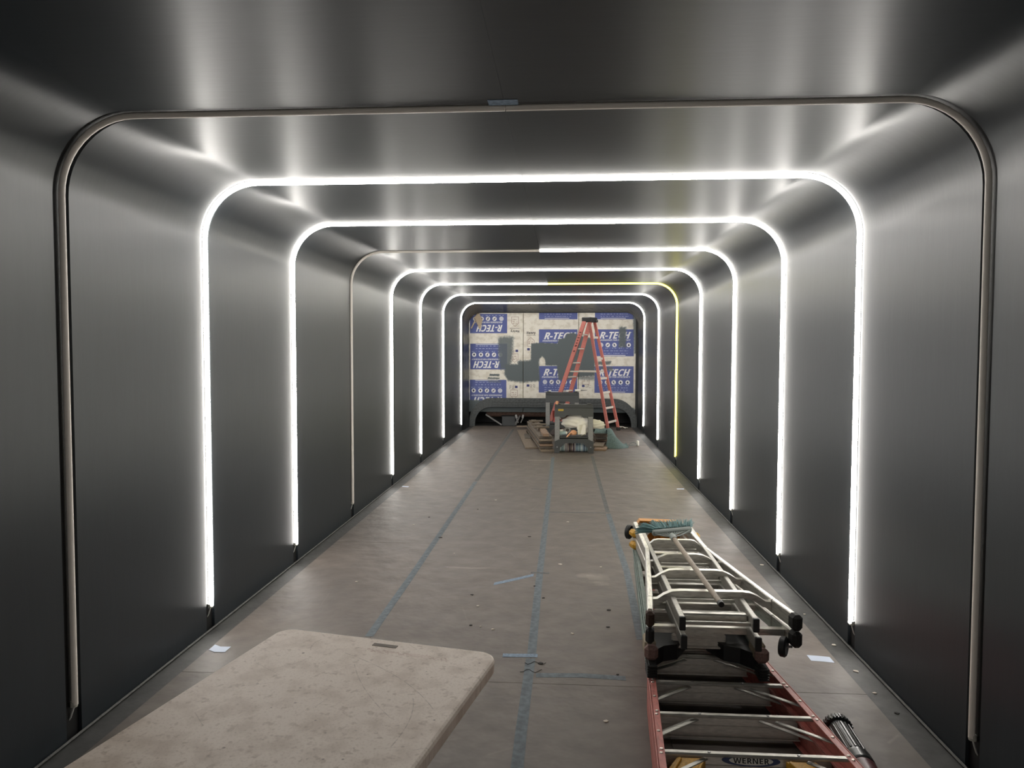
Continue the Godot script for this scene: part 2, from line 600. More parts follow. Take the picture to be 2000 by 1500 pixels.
# cream moulded plastic: brown smudges, scratches and pinholes
func table_print() -> ImageTexture:
	rng.seed = 77
	var w := 512
	var h := 1024
	var c := Canvas.new(w, h, Color(0.93, 0.87, 0.81))
	var f := FastNoiseLite.new()
	f.seed = 9
	f.frequency = 0.012
	f.fractal_octaves = 5
	var g := FastNoiseLite.new()
	g.seed = 19
	g.frequency = 0.035
	g.fractal_octaves = 4
	for y in h:
		for x in w:
			c.blend(x, y, Color(0.72, 0.64, 0.56), clampf(f.get_noise_2d(x, y) * 0.7 + 0.08, 0.0, 0.4))
			c.blend(x, y, Color(0.52, 0.42, 0.34), clampf(g.get_noise_2d(x, y) * 1.6 - 0.55, 0.0, 0.22) + clampf(g.get_noise_2d(x * 4.0 + 300.0, y * 4.0) * 0.5 - 0.08, 0.0, 0.14))
	for k in 70:
		c.disc(rng.randf_range(0, w), rng.randf_range(0, h), rng.randf_range(0.8, 2.6), Color(0.38, 0.3, 0.25), rng.randf_range(0.3, 0.85), 1.5)
	for k in 34:
		var p := Vector2(rng.randf_range(20, w - 20), rng.randf_range(10, h * 0.7))
		for j in 10:
			c.disc(p.x + rng.randf_range(-14, 14), p.y + rng.randf_range(-8, 8), rng.randf_range(1.0, 4.0), Color(0.45, 0.34, 0.27), 0.12, 4.0)
	for k in 40:
		var p := Vector2(rng.randf_range(0, w), rng.randf_range(0, h))
		c.line(p, p + Vector2(rng.randf_range(-90, 90), rng.randf_range(-60, 60)), 0.8, Color(0.42, 0.34, 0.29), rng.randf_range(0.15, 0.4))
	# the long scratches: one curved across, one hooked near the right edge, one straight
	var bent := func(a: Vector2, b: Vector2, m: Vector2, al: float) -> void:
		var last := a
		for k in range(1, 25):
			var t := k / 24.0
			var q := a.lerp(m, t).lerp(m.lerp(b, t), t)
			c.line(last, q, 0.9, Color(0.4, 0.32, 0.27), al * (0.55 + 0.35 * sin(k * 1.7)))
			last = q
	bent.call(Vector2(205, 90), Vector2(470, 262), Vector2(375, 150), 0.75)
	bent.call(Vector2(420, 235), Vector2(452, 395), Vector2(455, 300), 0.7)
	bent.call(Vector2(250, 135), Vector2(410, 310), Vector2(310, 230), 0.6)
	bent.call(Vector2(120, 40), Vector2(128, 96), Vector2(110, 70), 0.6)
	for k in 60:   # a reddish rubbed streak below the sticker
		c.line(Vector2(225 + k * 3.2 + rng.randf_range(-8, 8), 60 + rng.randf_range(-7, 12)), Vector2(235 + k * 3.2, 60 + rng.randf_range(-7, 12)), 2.0, Color(0.55, 0.36, 0.29), 0.22)
	return c.texture()


# print of the end wall's boards, laid out over x 912..1246, y 600..815 at four dots each
func board_print() -> ImageTexture:
	rng.seed = 5
	var k4 := 4.0
	var w := 334 * 4
	var h := 215 * 4
	var c := Canvas.new(w, h, Color(0.84, 0.825, 0.785))
	var blue := Color(0.32, 0.36, 0.57)  # muted in colour, as haze would mute it at this depth
	var pale := Color(0.85, 0.85, 0.85)
	var thin := Color(0.72, 0.75, 0.85)
	var X := func(x: float) -> float: return (x - 912.0) * k4
	var Y := func(y: float) -> float: return (y - 600.0) * k4
	var R := func(x0: float, y0: float, x1: float, y1: float, col: Color, a := 1.0) -> void:
		c.rect(X.call(x0), Y.call(y0), X.call(x1), Y.call(y1), col, a)
	var f := FastNoiseLite.new()
	f.seed = 3
	f.frequency = 0.02
	f.fractal_octaves = 4
	for y in h:
		for x in w:
			c.blend(x, y, Color(0.64, 0.6, 0.53), clampf(f.get_noise_2d(x * 0.8, y) * 0.6 + 0.06, 0.0, 0.3))
	for y in range(0, h, 34):   # pinholes of the facing
		for x in range(0, w, 38):
			c.disc(x + rng.randf_range(-3, 3), y + rng.randf_range(-3, 3), 1.4, Color(0.5, 0.46, 0.42), 0.7)
	var tiny := func(x0: float, x1: float, y: float, col: Color, a: float) -> void:
		var x := x0
		while x < x1:
			var s := rng.randf_range(1.0, 5.0)
			R.call(x, y - 0.6, minf(x + s, x1), y + 0.6, col, a)
			x += s + rng.randf_range(0.8, 4.0)
	var icons := func(xs: Array, y: float, turned: bool) -> void:
		for j in xs.size():
			var cx: float = X.call(xs[j])
			var cy: float = Y.call(y)
			var faint: bool = j == (xs.size() - 1 if turned else 0)
			c.disc(cx, cy, 17.0, pale)
			if faint:
				c.disc(cx, cy, 13.0, blue, 0.6)
				c.disc(cx, cy, 10.0, pale)
				c.disc(cx, cy, 6.0, blue, 0.6)
				c.disc(cx, cy, 3.0, pale)
			else:
				var s := -1.0 if turned else 1.0
				match (j if not turned else 4 - j) % 4:
					0, 3:
						c.disc(cx, cy + 2 * s, 6.5, Color(0.2, 0.2, 0.3))
						c.tri(Vector2(cx - 6, cy), Vector2(cx + 6, cy), Vector2(cx, cy - 11 * s), Color(0.2, 0.2, 0.3))
					1:
						c.line(Vector2(cx - 7, cy + 7), Vector2(cx + 7, cy - 7), 5.0, Color(0.25, 0.25, 0.35))
						c.line(Vector2(cx - 6, cy - 3), Vector2(cx + 4, cy + 6), 3.0, Color(0.25, 0.25, 0.35))
					2:
						c.line(Vector2(cx - 5, cy - 8 * s), Vector2(cx + 4, cy + 8 * s), 6.0, Color(0.25, 0.25, 0.35))
						c.line(Vector2(cx + 6, cy - 7 * s), Vector2(cx - 7, cy + 4 * s), 2.5, Color(0.25, 0.25, 0.35))
			tiny.call(xs[j] - 4.5, xs[j] + 4.5, y + (-6.2 if turned else 6.2), thin, 0.7)
	# one printed blue field: slogan, icons, small print and rule, upright or upside down
	var field := func(x0: float, x1: float, top: float, bottom: float, name_y: float, small_y: float, icon_y: float, lines: Array, rule: float, tx0: float, tx1: float, xs: Array, turned: bool) -> void:
		R.call(x0, top, x1, bottom, blue)
		if name_y > 0.0:
			c.text("R-TECH", X.call(tx0), Y.call(name_y), X.call(tx1), Y.call(name_y + 13.0), pale, turned, 0.075, true, 0.8)
			if not turned:
				c.disc(X.call(tx1 + 1.2), Y.call(name_y + 1), 3.0, pale, 0.7)
		if small_y > 0.0:
			c.text("ENGINEERED FOR EFFICIENCY", X.call(tx0 - 3), Y.call(small_y), X.call(tx1), Y.call(small_y + 3.0), pale, turned, 0.01)
		if icon_y > 0.0:
			icons.call(xs, icon_y, turned)
		for y in lines:
			tiny.call(x0 + 11, x1 - 11, y, thin, 0.75)
		if rule > 0.0:
			R.call(x0 + 11, rule - 0.6, x1 - 16, rule + 0.6, pale)
	# left board, hung upside down
	field.call(918, 991.5, 613, 651, 634.6, 628.0, 622.6, [], 0, 930, 982, [928, 941, 953.5, 966.5, 980], true)
	field.call(918.5, 991.5, 671.5, 722, 705.8, 700.6, 693, [676.2, 681.2], 673, 924, 976.5, [926, 939.5, 952.5, 965.5, 978], true)
	field.call(917.5, 990, 742.5, 800, 776.5, 771.3, 763.6, [747.5, 752.2], 744, 923.5, 981.5, [925, 938.5, 951.5, 964.5, 977.5], true)
	# middle and right boards
	field.call(1054, 1129, 600, 624, 0, 0, 0, [614, 618.5], 622, 0, 0, [], false)
	field.call(1054, 1129, 643.5, 695, 649.3, 664.2, 674, [685, 690], 693.5, 1064, 1126, [1066, 1079, 1092, 1105, 1118], false)
	field.call(1054, 1129, 715, 767, 720.3, 735.0, 746, [757, 761.5], 765, 1063, 1125, [1066, 1079, 1092, 1105, 1118], false)
	field.call(1163, 1238.5, 600, 624, 0, 0, 0, [614, 618.5], 622, 0, 0, [], false)
	field.call(1163, 1238.5, 643.5, 695.5, 648.2, 662.6, 673.6, [685, 690], 693.8, 1172, 1232, [1175, 1188, 1201, 1214, 1228.5], false)
	field.call(1163, 1238.5, 715, 767, 720.4, 734.4, 746.2, [757, 761.5], 765, 1171.5, 1232, [1174, 1187, 1200, 1213.5, 1227], false)
	# maker's name and house badges in the bare columns
	var ink := Color(0.2, 0.19, 0.2)
	var badge_ink := Color(0.42, 0.28, 0.26)
	c.text("Henry", X.call(998), Y.call(643.3), X.call(1015.3), Y.call(649.8), ink, true)
	R.call(997, 641.2, 1015.5, 641.9, ink, 0.7)
	c.text("Henry", X.call(1030), Y.call(647.5), X.call(1047.2), Y.call(654.3), ink)
	R.call(1030, 654.8, 1048, 655.4, ink, 0.7)
	var badge := func(cx: float, y0: float, y1: float, turned: bool) -> void:
		var s := (y1 - y0)
		var p: Array = [[-6.7, 0.0], [-6.7, 0.66], [0.0, 1.0], [6.7, 0.66], [6.7, 0.0], [-6.7, 0.0]] if turned else [[-6.7, 1.0], [-6.7, 0.34], [0.0, 0.0], [6.7, 0.34], [6.7, 1.0], [-6.7, 1.0]]
		for j in p.size() - 1:
			c.line(Vector2(X.call(cx + p[j][0]), Y.call(y0 + s * p[j][1])), Vector2(X.call(cx + p[j + 1][0]), Y.call(y0 + s * p[j + 1][1])), 2.2, badge_ink, 0.85)
		for t in [0.3, 0.5, 0.68]:
			tiny.call(cx - 4.5, cx + 4.5, y0 + s * t, badge_ink, 0.6)
	badge.call(1007, 619, 637.5, true)
	badge.call(1006.3, 691, 708, true)
	badge.call(1005, 762, 780, true)
	badge.call(1038, 659, 676.5, false)
	badge.call(1145.5, 731, 750, false)
	for s in [[1008, 683.2], [1007, 754], [1031, 680], [1030.3, 751], [1138.5, 751.2]]:
		R.call(s[0], s[1], s[0] + 5.2, s[1] + 4.6, Color(0.2, 0.22, 0.42))
		var side := -1.0 if s[0] < 1020 else 1.0
		for j in 4:
			tiny.call(s[0] + (-11.0 if side < 0 else 7.0), s[0] + (-2.0 if side < 0 else 17.0), s[1] + j * 1.9 * 1.0, Color(0.45, 0.42, 0.42), 0.55)
	# black paint tried out on the boards: [outline, softness, strength]
	var paint := Color(0.335, 0.365, 0.375)  # black paint greyed in colour to stand in for haze
	var grains := FastNoiseLite.new()
	grains.seed = 8
	grains.frequency = 0.05
	var V := func(a: Array) -> PackedVector2Array:
		var o := PackedVector2Array()
		for j in range(0, a.size(), 2):
			o.append(Vector2(X.call(a[j]), Y.call(a[j + 1])))
		return o
	for s in [
		[[974, 660, 986, 657, 1004, 658, 1001, 700, 996, 722, 978, 722, 974, 690], 22.0, 0.86],
		[[988, 712, 1012, 711, 1013, 705, 1038, 704, 1054, 700, 1056, 744, 1022, 747, 994, 744, 986, 732], 14.0, 1.0],
		[[1039, 671, 1060, 669, 1090, 671, 1093, 662, 1104, 660, 1108, 652, 1122, 650, 1131, 655, 1163, 662, 1163, 733, 1131, 736, 1105, 742, 1093, 742, 1089, 714, 1067, 714, 1066, 702, 1060, 696, 1053, 703, 1049, 716, 1049, 740, 1037, 742], 9.0, 1.0],
		[[1210, 639, 1223, 639, 1223, 678, 1209, 678], 15.0, 0.95],
		[[1170, 706, 1196, 705, 1192, 712, 1168, 712], 10.0, 0.9],
		[[957, 730.5, 976, 731, 976, 735, 956, 734.5], 6.0, 1.0],
		[[954, 737.5, 976, 738, 976, 741, 953, 740.5], 6.0, 0.95],
		[[953, 743, 980, 744, 978, 748, 955, 747], 12.0, 0.6],
		[[912, 782, 1000, 784, 1060, 781, 1130, 780, 1205, 782, 1246, 800, 1246, 815, 912, 815], 12.0, 1.0],
		[[1131, 735, 1163, 733, 1163, 742, 1131, 741], 14.0, 0.6],
		[[1236, 612, 1246, 612, 1246, 690, 1239, 690], 12.0, 0.8],
		[[912, 600, 1246, 600, 1246, 609.5, 912, 609.5], 6.0, 1.0],
		[[1175, 716, 1196, 716, 1200, 726, 1172, 720], 9.0, 0.75],
	]:
		var o: PackedVector2Array = V.call(s[0])
		var r := Rect2(o[0], Vector2.ZERO)
		for p in o:
			r = r.expand(p)
		r = r.grow(s[1] + 4)
		for y in range(maxi(0, int(r.position.y)), mini(h, int(r.end.y))):
			for x in range(maxi(0, int(r.position.x)), mini(w, int(r.end.x))):
				var p := Vector2(x, y)
				var e := 1e9
				for j in o.size():
					e = minf(e, p.distance_to(Geometry2D.get_closest_point_to_segment(p, o[j], o[(j + 1) % o.size()])))
				if Geometry2D.is_point_in_polygon(p, o):
					e = -e
				e += grains.get_noise_2d(x, y) * s[1] * 0.5
				c.blend(x, y, paint, s[2] * smoothstep(s[1] * 0.7, -s[1] * 0.7, e))
	return c.texture()


# ---------------------------------------------------------------- the tunnel
# cross-section from the left wall's foot over the ceiling to the right wall's foot: points with outward normals
func outline(from_part: int, to_part: int, out := 0.0) -> Array:
	var p: Array = []
	var straight := [[Vector2(XL, GROUND), Vector2(XL, YC - COVE), Vector2(-1, 0)], [Vector2(XL + COVE, YC), Vector2(XR - COVE, YC), Vector2(0, 1)], [Vector2(XR, YC - COVE), Vector2(XR, GROUND), Vector2(1, 0)]]
	var centres := [Vector2(XL + COVE, YC - COVE), Vector2(XR - COVE, YC - COVE)]
	for k in range(from_part, to_part + 1):   # 0 left wall, 1 cove, 2 ceiling, 3 cove, 4 right wall
		if k % 2 == 0:
			var s: Array = straight[k / 2]
			p.append([s[0] + s[2] * out, s[2]])
			p.append([s[1] + s[2] * out, s[2]])
		else:
			for j in range(0, 13):
				var a := PI - j / 12.0 * PI / 2 if k == 1 else PI / 2 - j / 12.0 * PI / 2
				var d := Vector2(cos(a), sin(a))
				p.append([centres[k / 2] + d * (COVE + out), d])
	return p


# skin of the cross-section between two depths, thick outwards
func skin(o: Array, z0: float, z1: float, thick: float) -> Shape:
	var s := Shape.new()
	var P := func(k: int, z: float, t: float) -> Vector3: return Vector3(o[k][0].x + o[k][1].x * t, o[k][0].y + o[k][1].y * t, z)
	for k in o.size() - 1:
		if o[k][0].distance_to(o[k + 1][0]) < 1e-5:
			continue
		var na := Vector3(o[k][1].x, o[k][1].y, 0)
		var nb := Vector3(o[k + 1][1].x, o[k + 1][1].y, 0)
		s.quad_n(P.call(k, z0, 0), P.call(k + 1, z0, 0), P.call(k + 1, z1, 0), P.call(k, z1, 0), -na, -nb, -nb, -na)
		s.quad_n(P.call(k, z0, thick), P.call(k + 1, z0, thick), P.call(k + 1, z1, thick), P.call(k, z1, thick), na, nb, nb, na)
		for z in [z0, z1]:
			s.quad(P.call(k, z, 0), P.call(k + 1, z, 0), P.call(k + 1, z, thick), P.call(k, z, thick), Vector3(0, 0, z - (z0 + z1) * 0.5))
	for k in [0, o.size() - 1]:
		var t: Vector2 = o[0][0] - o[1][0] if k == 0 else o[-1][0] - o[-2][0]
		s.quad(P.call(k, z0, 0), P.call(k, z1, 0), P.call(k, z1, thick), P.call(k, z0, thick), Vector3(t.x, t.y, 0))
	var run := PackedFloat32Array([0.0])
	for k in o.size() - 1:
		run.append(run[-1] + o[k][0].distance_to(o[k + 1][0]))
	s.map_uv(func(p: Vector3, _n: Vector3) -> Vector2:
		var best := 1e9
		var along := 0.0
		var q := Vector2(p.x, p.y)
		for k in o.size() - 1:
			var c := Geometry2D.get_closest_point_to_segment(q, o[k][0], o[k + 1][0])
			if c.distance_squared_to(q) < best:
				best = c.distance_squared_to(q)
				along = run[k] + c.distance_to(o[k][0])
		return Vector2(p.z, along + o[0][0].x + o[0][0].y))
	return s


func build_tunnel() -> void:
	var groove := 0.05
	var cuts: Array = [-NEAR_END]
	for d in UNSEEN_ARCHES + ARCHES:
		cuts.append(d - groove)
		cuts.append(d + groove)
	cuts.append(FAR_END)
	for g in [["wall_left", 0, 0], ["ceiling", 1, 3], ["wall_right", 4, 4]]:
		var wall := struct_group(g[0])
		for k in range(0, cuts.size(), 2):
			var o := outline(g[1], g[2])
			var halves: Array = [o]
			if g[1] == 1:   # the ceiling's panels meet under the tubes' joint
				var cut := o.size() / 2
				halves = [o.slice(0, cut) + [[Vector2(JOINT - 0.0003, YC), Vector2(0, 1)]], [[Vector2(JOINT + 0.0003, YC), Vector2(0, 1)]] + o.slice(cut)]
			for half in halves:
				part("panel", skin(half, -cuts[k], -cuts[k + 1], 0.014), M.wall, wall)
	for k in ARCHES.size():   # sunk channels that carry the tubes
		struct("trim_%d" % (k + 1), skin(outline(0, 4, 0.014), -(ARCHES[k] - 0.1), -(ARCHES[k] + 0.1), 0.03), M.channel)
	for k in UNSEEN_ARCHES.size():  # channels of the unseen arches behind the camera
		struct("trim_%d" % (k + 10), skin(outline(0, 4, 0.014), -(UNSEEN_ARCHES[k] - 0.1), -(UNSEEN_ARCHES[k] + 0.1), 0.03), M.channel)
	# outer shell that keeps the panels together and light out
	struct("trim_9", skin(outline(0, 4, 0.045), NEAR_END, -FAR_END, 0.05), M.dark)
	struct("wall_front", Shape.new().block(Vector3(XL - 0.2, GROUND - 0.1, NEAR_END), Vector3(XR + 0.2, YC + 0.2, NEAR_END + 0.1), 0.0), M.dark)
	# floor: painted deck, sheets of paper board on top, a dusty bead where deck and wall meet
	var deck := struct("floor", Shape.new().block(Vector3(XL - 0.1, GROUND - 0.1, -17.4), Vector3(XR + 0.1, GROUND, NEAR_END), 0.0), M.ground)
	var xs := [-1.995, -1.125, -0.172, 0.472, 1.499]
	var zs := [NEAR_END - 0.1, 2.0, -3.66, -6.3, -8.87, -11.4, -13.9, -16.3]
	for j in zs.size() - 1:
		for i in xs.size() - 1:
			var s := Shape.new().block(Vector3(xs[i] + 0.0004, GROUND, zs[j + 1] + 0.0005), Vector3(xs[i + 1] - 0.0004, 0.0, zs[j] - 0.0005), 0.0015)
			s.map_uv(func(p: Vector3, _n: Vector3) -> Vector2: return Vector2(p.x, p.z))
			s.map_uv2(func(p: Vector3, _n: Vector3) -> Vector2: return Vector2((p.x + 2.0) / 3.6, (3.2 - p.z) / 19.6))
			part("floor_sheet", s, M.floor, deck)
	for g in [["baseboard_left", XL, XL + 0.014], ["baseboard_right", XR - 0.014, XR]]:
		struct(g[0], Shape.new().block(Vector3(g[1], GROUND, -16.3), Vector3(g[2], GROUND + 0.014, NEAR_END - 0.1), 0.006), M.skirt)
	build_end_wall()


func build_end_wall() -> void:
	var wall := struct("wall_back", Shape.new().block(Vector3(XL - 0.2, GROUND - 0.1, -17.5), Vector3(XR + 0.2, YC + 0.2, -17.4), 0.0), M.dark)
	var to_print := func(p: Vector3, _n: Vector3) -> Vector2: return Vector2((918.0 + (p.x + 2.106) * 87.5 - 912.0) / 334.0, (684.5 - (p.y - 1.69) * 87.2 - 600.0) / 215.0)
	for b in [[-2.133, -0.909, "insulation board with its print upside down", 0.0], [-0.898, 0.328, "insulation board half covered with black paint", 0.006], [0.338, 1.6, "insulation board at the right end, print upright", 0.0]]:
		var s := Shape.new().block(Vector3(b[0], 0.3, -16.56 + b[3]), Vector3(b[1], 2.66, -16.5 + b[3]), 0.004)
		s.map_uv(to_print)
		part("insulation_board", s, M.board, wall, b[2])
	for x in [-0.9035, 0.333]:
		part("board_joint", Shape.new().block(Vector3(x - 0.02, 0.3, -16.58), Vector3(x + 0.02, 2.66, -16.562), 0.0), M.foam, wall)
	part("frame_board", Shape.new().block(Vector3(1.6, 0.0, -16.6), Vector3(1.72, 2.7, -16.47), 0.003), M.dark, wall)
	part("frame_board", Shape.new().block(Vector3(-2.13, 2.53, -16.495), Vector3(1.65, 2.7, -16.46), 0.003), M.felt, wall)
	part("back_board", Shape.new().block(Vector3(XL - 0.1, 0.42, -17.38), Vector3(XR + 0.1, 2.8, -16.6), 0.0), M.dark, wall)
	# black plastic film gathered round the rim of the end wall
	rng.seed = 21
	var f := FastNoiseLite.new()
	f.seed = 4
	f.frequency = 1.0
	var rim := outline(0, 4, 0.0)
	var film := func(u: float, v: float) -> Vector3:
		var t := u * 6.9
		var acc := 0.0
		var p := Vector2.ZERO
		var m := Vector2.ZERO
		for k in rim.size() - 1:
			var d: float = rim[k][0].distance_to(rim[k + 1][0])
			if acc + d >= t or k == rim.size() - 2:
				var w := clampf((t - acc) / maxf(d, 1e-5), 0.0, 1.0)
				p = rim[k][0].lerp(rim[k + 1][0], w)
				m = rim[k][1].lerp(rim[k + 1][1], w)
				break
			acc += d
		var top := clampf((p.y - 2.3) * 3.0, 0.0, 1.0)
		var side := 1.0 - top
		var fold := f.get_noise_2d(t * 0.7, v * 9.0) * 0.02 * side + f.get_noise_2d(t * 6.0, v * 3.0 + 40.0) * 0.012
		var inset := 0.012 + 0.015 * v + 0.11 * top * pow(v, 3.0) + absf(fold) * 0.8
		return Vector3(p.x - m.x * inset, p.y - m.y * inset, -15.42 - 0.88 * v)
	solo("plastic_film", Shape.new().sheet(150, 26, film), M.film, "glossy black plastic film lining the tunnel rim beside the printed boards", "plastic film", Vector3(-0.24, 0, -16.0))
	# torn corner of the facing on the upside-down board
	var torn := Shape.new()
	for k in 6:
		var a := Vector3(-1.9 + 0.012 * k, 2.53 - 0.03 * k, -16.47)
		torn.beam(a, a + Vector3(-0.09 + 0.01 * k, -0.13 - 0.015 * k, 0.05), 0.045, 0.006, Vector3(0, 0.3, 1), 0.001)
	torn.beam(Vector3(-1.98, 2.36, -16.45), Vector3(-2.07, 2.18, -16.43), 0.03, 0.008, Vector3(0, 0.2, 1), 0.001)
	solo("torn_facing", torn, M.torn, "torn crumpled flap of board facing in the upper left corner of the end wall", "torn facing", Vector3(-1.9, 2.2, -16.49))
	# low black portal across the foot of the end wall
	var arc := func(cx: float, cy: float, r: float, a0: float, a1: float) -> Array:
		var q: Array = []
		for k in 9:
			var a := lerpf(a0, a1, k / 8.0)
			q.append(Vector2(cx + cos(a) * r, cy + sin(a) * r))
		return q
	var o := PackedVector2Array()
	o.append(Vector2(-2.1, GROUND))
	o.append_array(PackedVector2Array(arc.call(-1.6, 0.12, 0.5, PI, PI / 2)))
	o.append_array(PackedVector2Array(arc.call(1.12, 0.12, 0.5, PI / 2, 0)))
	o.append_array(PackedVector2Array([Vector2(1.62, GROUND), Vector2(1.5, GROUND)]))
	o.append_array(PackedVector2Array(arc.call(1.12, 0.05, 0.38, 0, PI / 2)))
	o.append_array(PackedVector2Array(arc.call(-1.6, 0.05, 0.38, PI / 2, PI)))
	o.append(Vector2(-1.98, GROUND))
	solo("low_portal", Shape.new().prism(o, -16.44, -16.32), M.felt, "low dark portal with rounded corners across the foot of the end wall", "portal", Vector3(-0.24, GROUND, -16.38))
	for y in [0.475, 0.535]:
		part("ridge", Shape.new().beam(Vector3(-1.6, y, -16.318), Vector3(1.1, y, -16.318), 0.012, 0.012, Vector3.UP, 0.003), M.felt, get_node("low_portal"))
	# what lies in the hollow behind it
	var roll := Shape.new().tube([Vector3(-1.75, 0.25, -16.8), Vector3(-0.9, 0.27, -16.78), Vector3(0.2, 0.25, -16.8)], [0.09, 0.1, 0.085], 14)
	solo("paper_roll", roll, M.bare_brown, "long brown roll lying in the hollow behind the low portal", "roll", Vector3(-0.8, 0.15, -16.8))
	var box := thing("storage_box", "dark open box standing in the left part of the hollow under the portal", "box", Vector3(-1.22, GROUND, -16.62))
	part("body", Shape.new().block(Vector3(-1.38, GROUND, -16.66), Vector3(-1.08, 0.2, -16.5), 0.006), M.saw_black, box)
	part("rim", Shape.new().block(Vector3(-1.4, 0.2, -16.67), Vector3(-1.06, 0.215, -16.49), 0.004), M.black_plastic, box)
	var brace := Shape.new().beam(Vector3(-1.75, 0.24, -16.52), Vector3(-1.38, 0.01, -16.46), 0.03, 0.03)
	solo("brace_bar", brace, M.grey_leg, "thin grey bar leaning from the portal's left corner down to the floor", "bar", Vector3(-1.56, GROUND, -16.5))
	var brace2 := Shape.new().beam(Vector3(-0.98, 0.22, -16.52), Vector3(-1.08, 0.01, -16.46), 0.05, 0.03)
	solo("brace_bar", brace2, M.grey_leg, "short grey bar leaning beside the dark box under the portal", "bar", Vector3(-1.03, GROUND, -16.5))
	for k in 2:
		var x: float = [-1.05, -0.9][k]
		var c := thing("spring_clamp", ["left of two metal clamps hanging under the low portal", "right of two metal clamps hanging under the low portal"][k], "clamp", Vector3(x, 0.2, -16.36), "clamps under the portal")
		part("jaw", Shape.new().box(Transform3D(Basis(Vector3(0, 0, 1), 0.3 - 0.5 * k), Vector3(x, 0.215, -16.37)), Vector3(0.05, 0.08, 0.03), 0.006), M.steel, c)
		part("grip", Shape.new().beam(Vector3(x, 0.18, -16.37), Vector3(x + 0.05 - 0.1 * k, 0.07, -16.36), 0.02, 0.02), M.grey_leg, c)


# ---------------------------------------------------------------- light tubes: each arch is two halves that meet overhead
func tube_path(left: bool) -> Array:
	var p: Array = []
	var o := outline(0, 2, -0.005) if left else outline(2, 4, -0.005)
	if left:
		p.append(Vector3(XL + 0.005, TUBE_END, 0))
		p.append(Vector3(XL + 0.005, 1.2, 0))
		for k in range(1, o.size() - 1):
			if k > 2 and o[k][0].distance_to(o[k - 1][0]) < 1e-5:
				continue
			p.append(Vector3(o[k][0].x, o[k][0].y, 0))
		p = p.filter(func(q): return true)
		p.append(Vector3(JOINT - 0.002, YC - 0.005, 0))
	else:
		p.append(Vector3(JOINT + 0.002, YC - 0.005, 0))
		for k in range(1, o.size() - 1):
			p.append(Vector3(o[k][0].x, o[k][0].y, 0))
		p.append(Vector3(XR - 0.005, 1.2, 0))
		p.append(Vector3(XR - 0.005, TUBE_END, 0))
	var q: Array = [p[0]]
	for k in range(1, p.size()):
		if p[k].distance_to(q[-1]) > 1e-4:
			q.append(p[k])
	return q


var power := 1.0


func strip_light(parent: Node3D, at: Vector3, along: Vector3, facing: Vector3, length: float, color: Color) -> void:
	var l := AreaLight3D.new()
	l.name = "strip_light"
	var z := -facing
	l.transform = Transform3D(Basis(along.cross(z), along, z), at + facing * 0.022)
	l.area_size = Vector2(0.02, length)
	l.light_color = color
	l.light_energy = power * GLOW_AREA * 0.02 * length / PI
	l.area_range = 40.0
	l.area_attenuation = 2.0
	l.shadow_enabled = true
	parent.add_child(l, true)


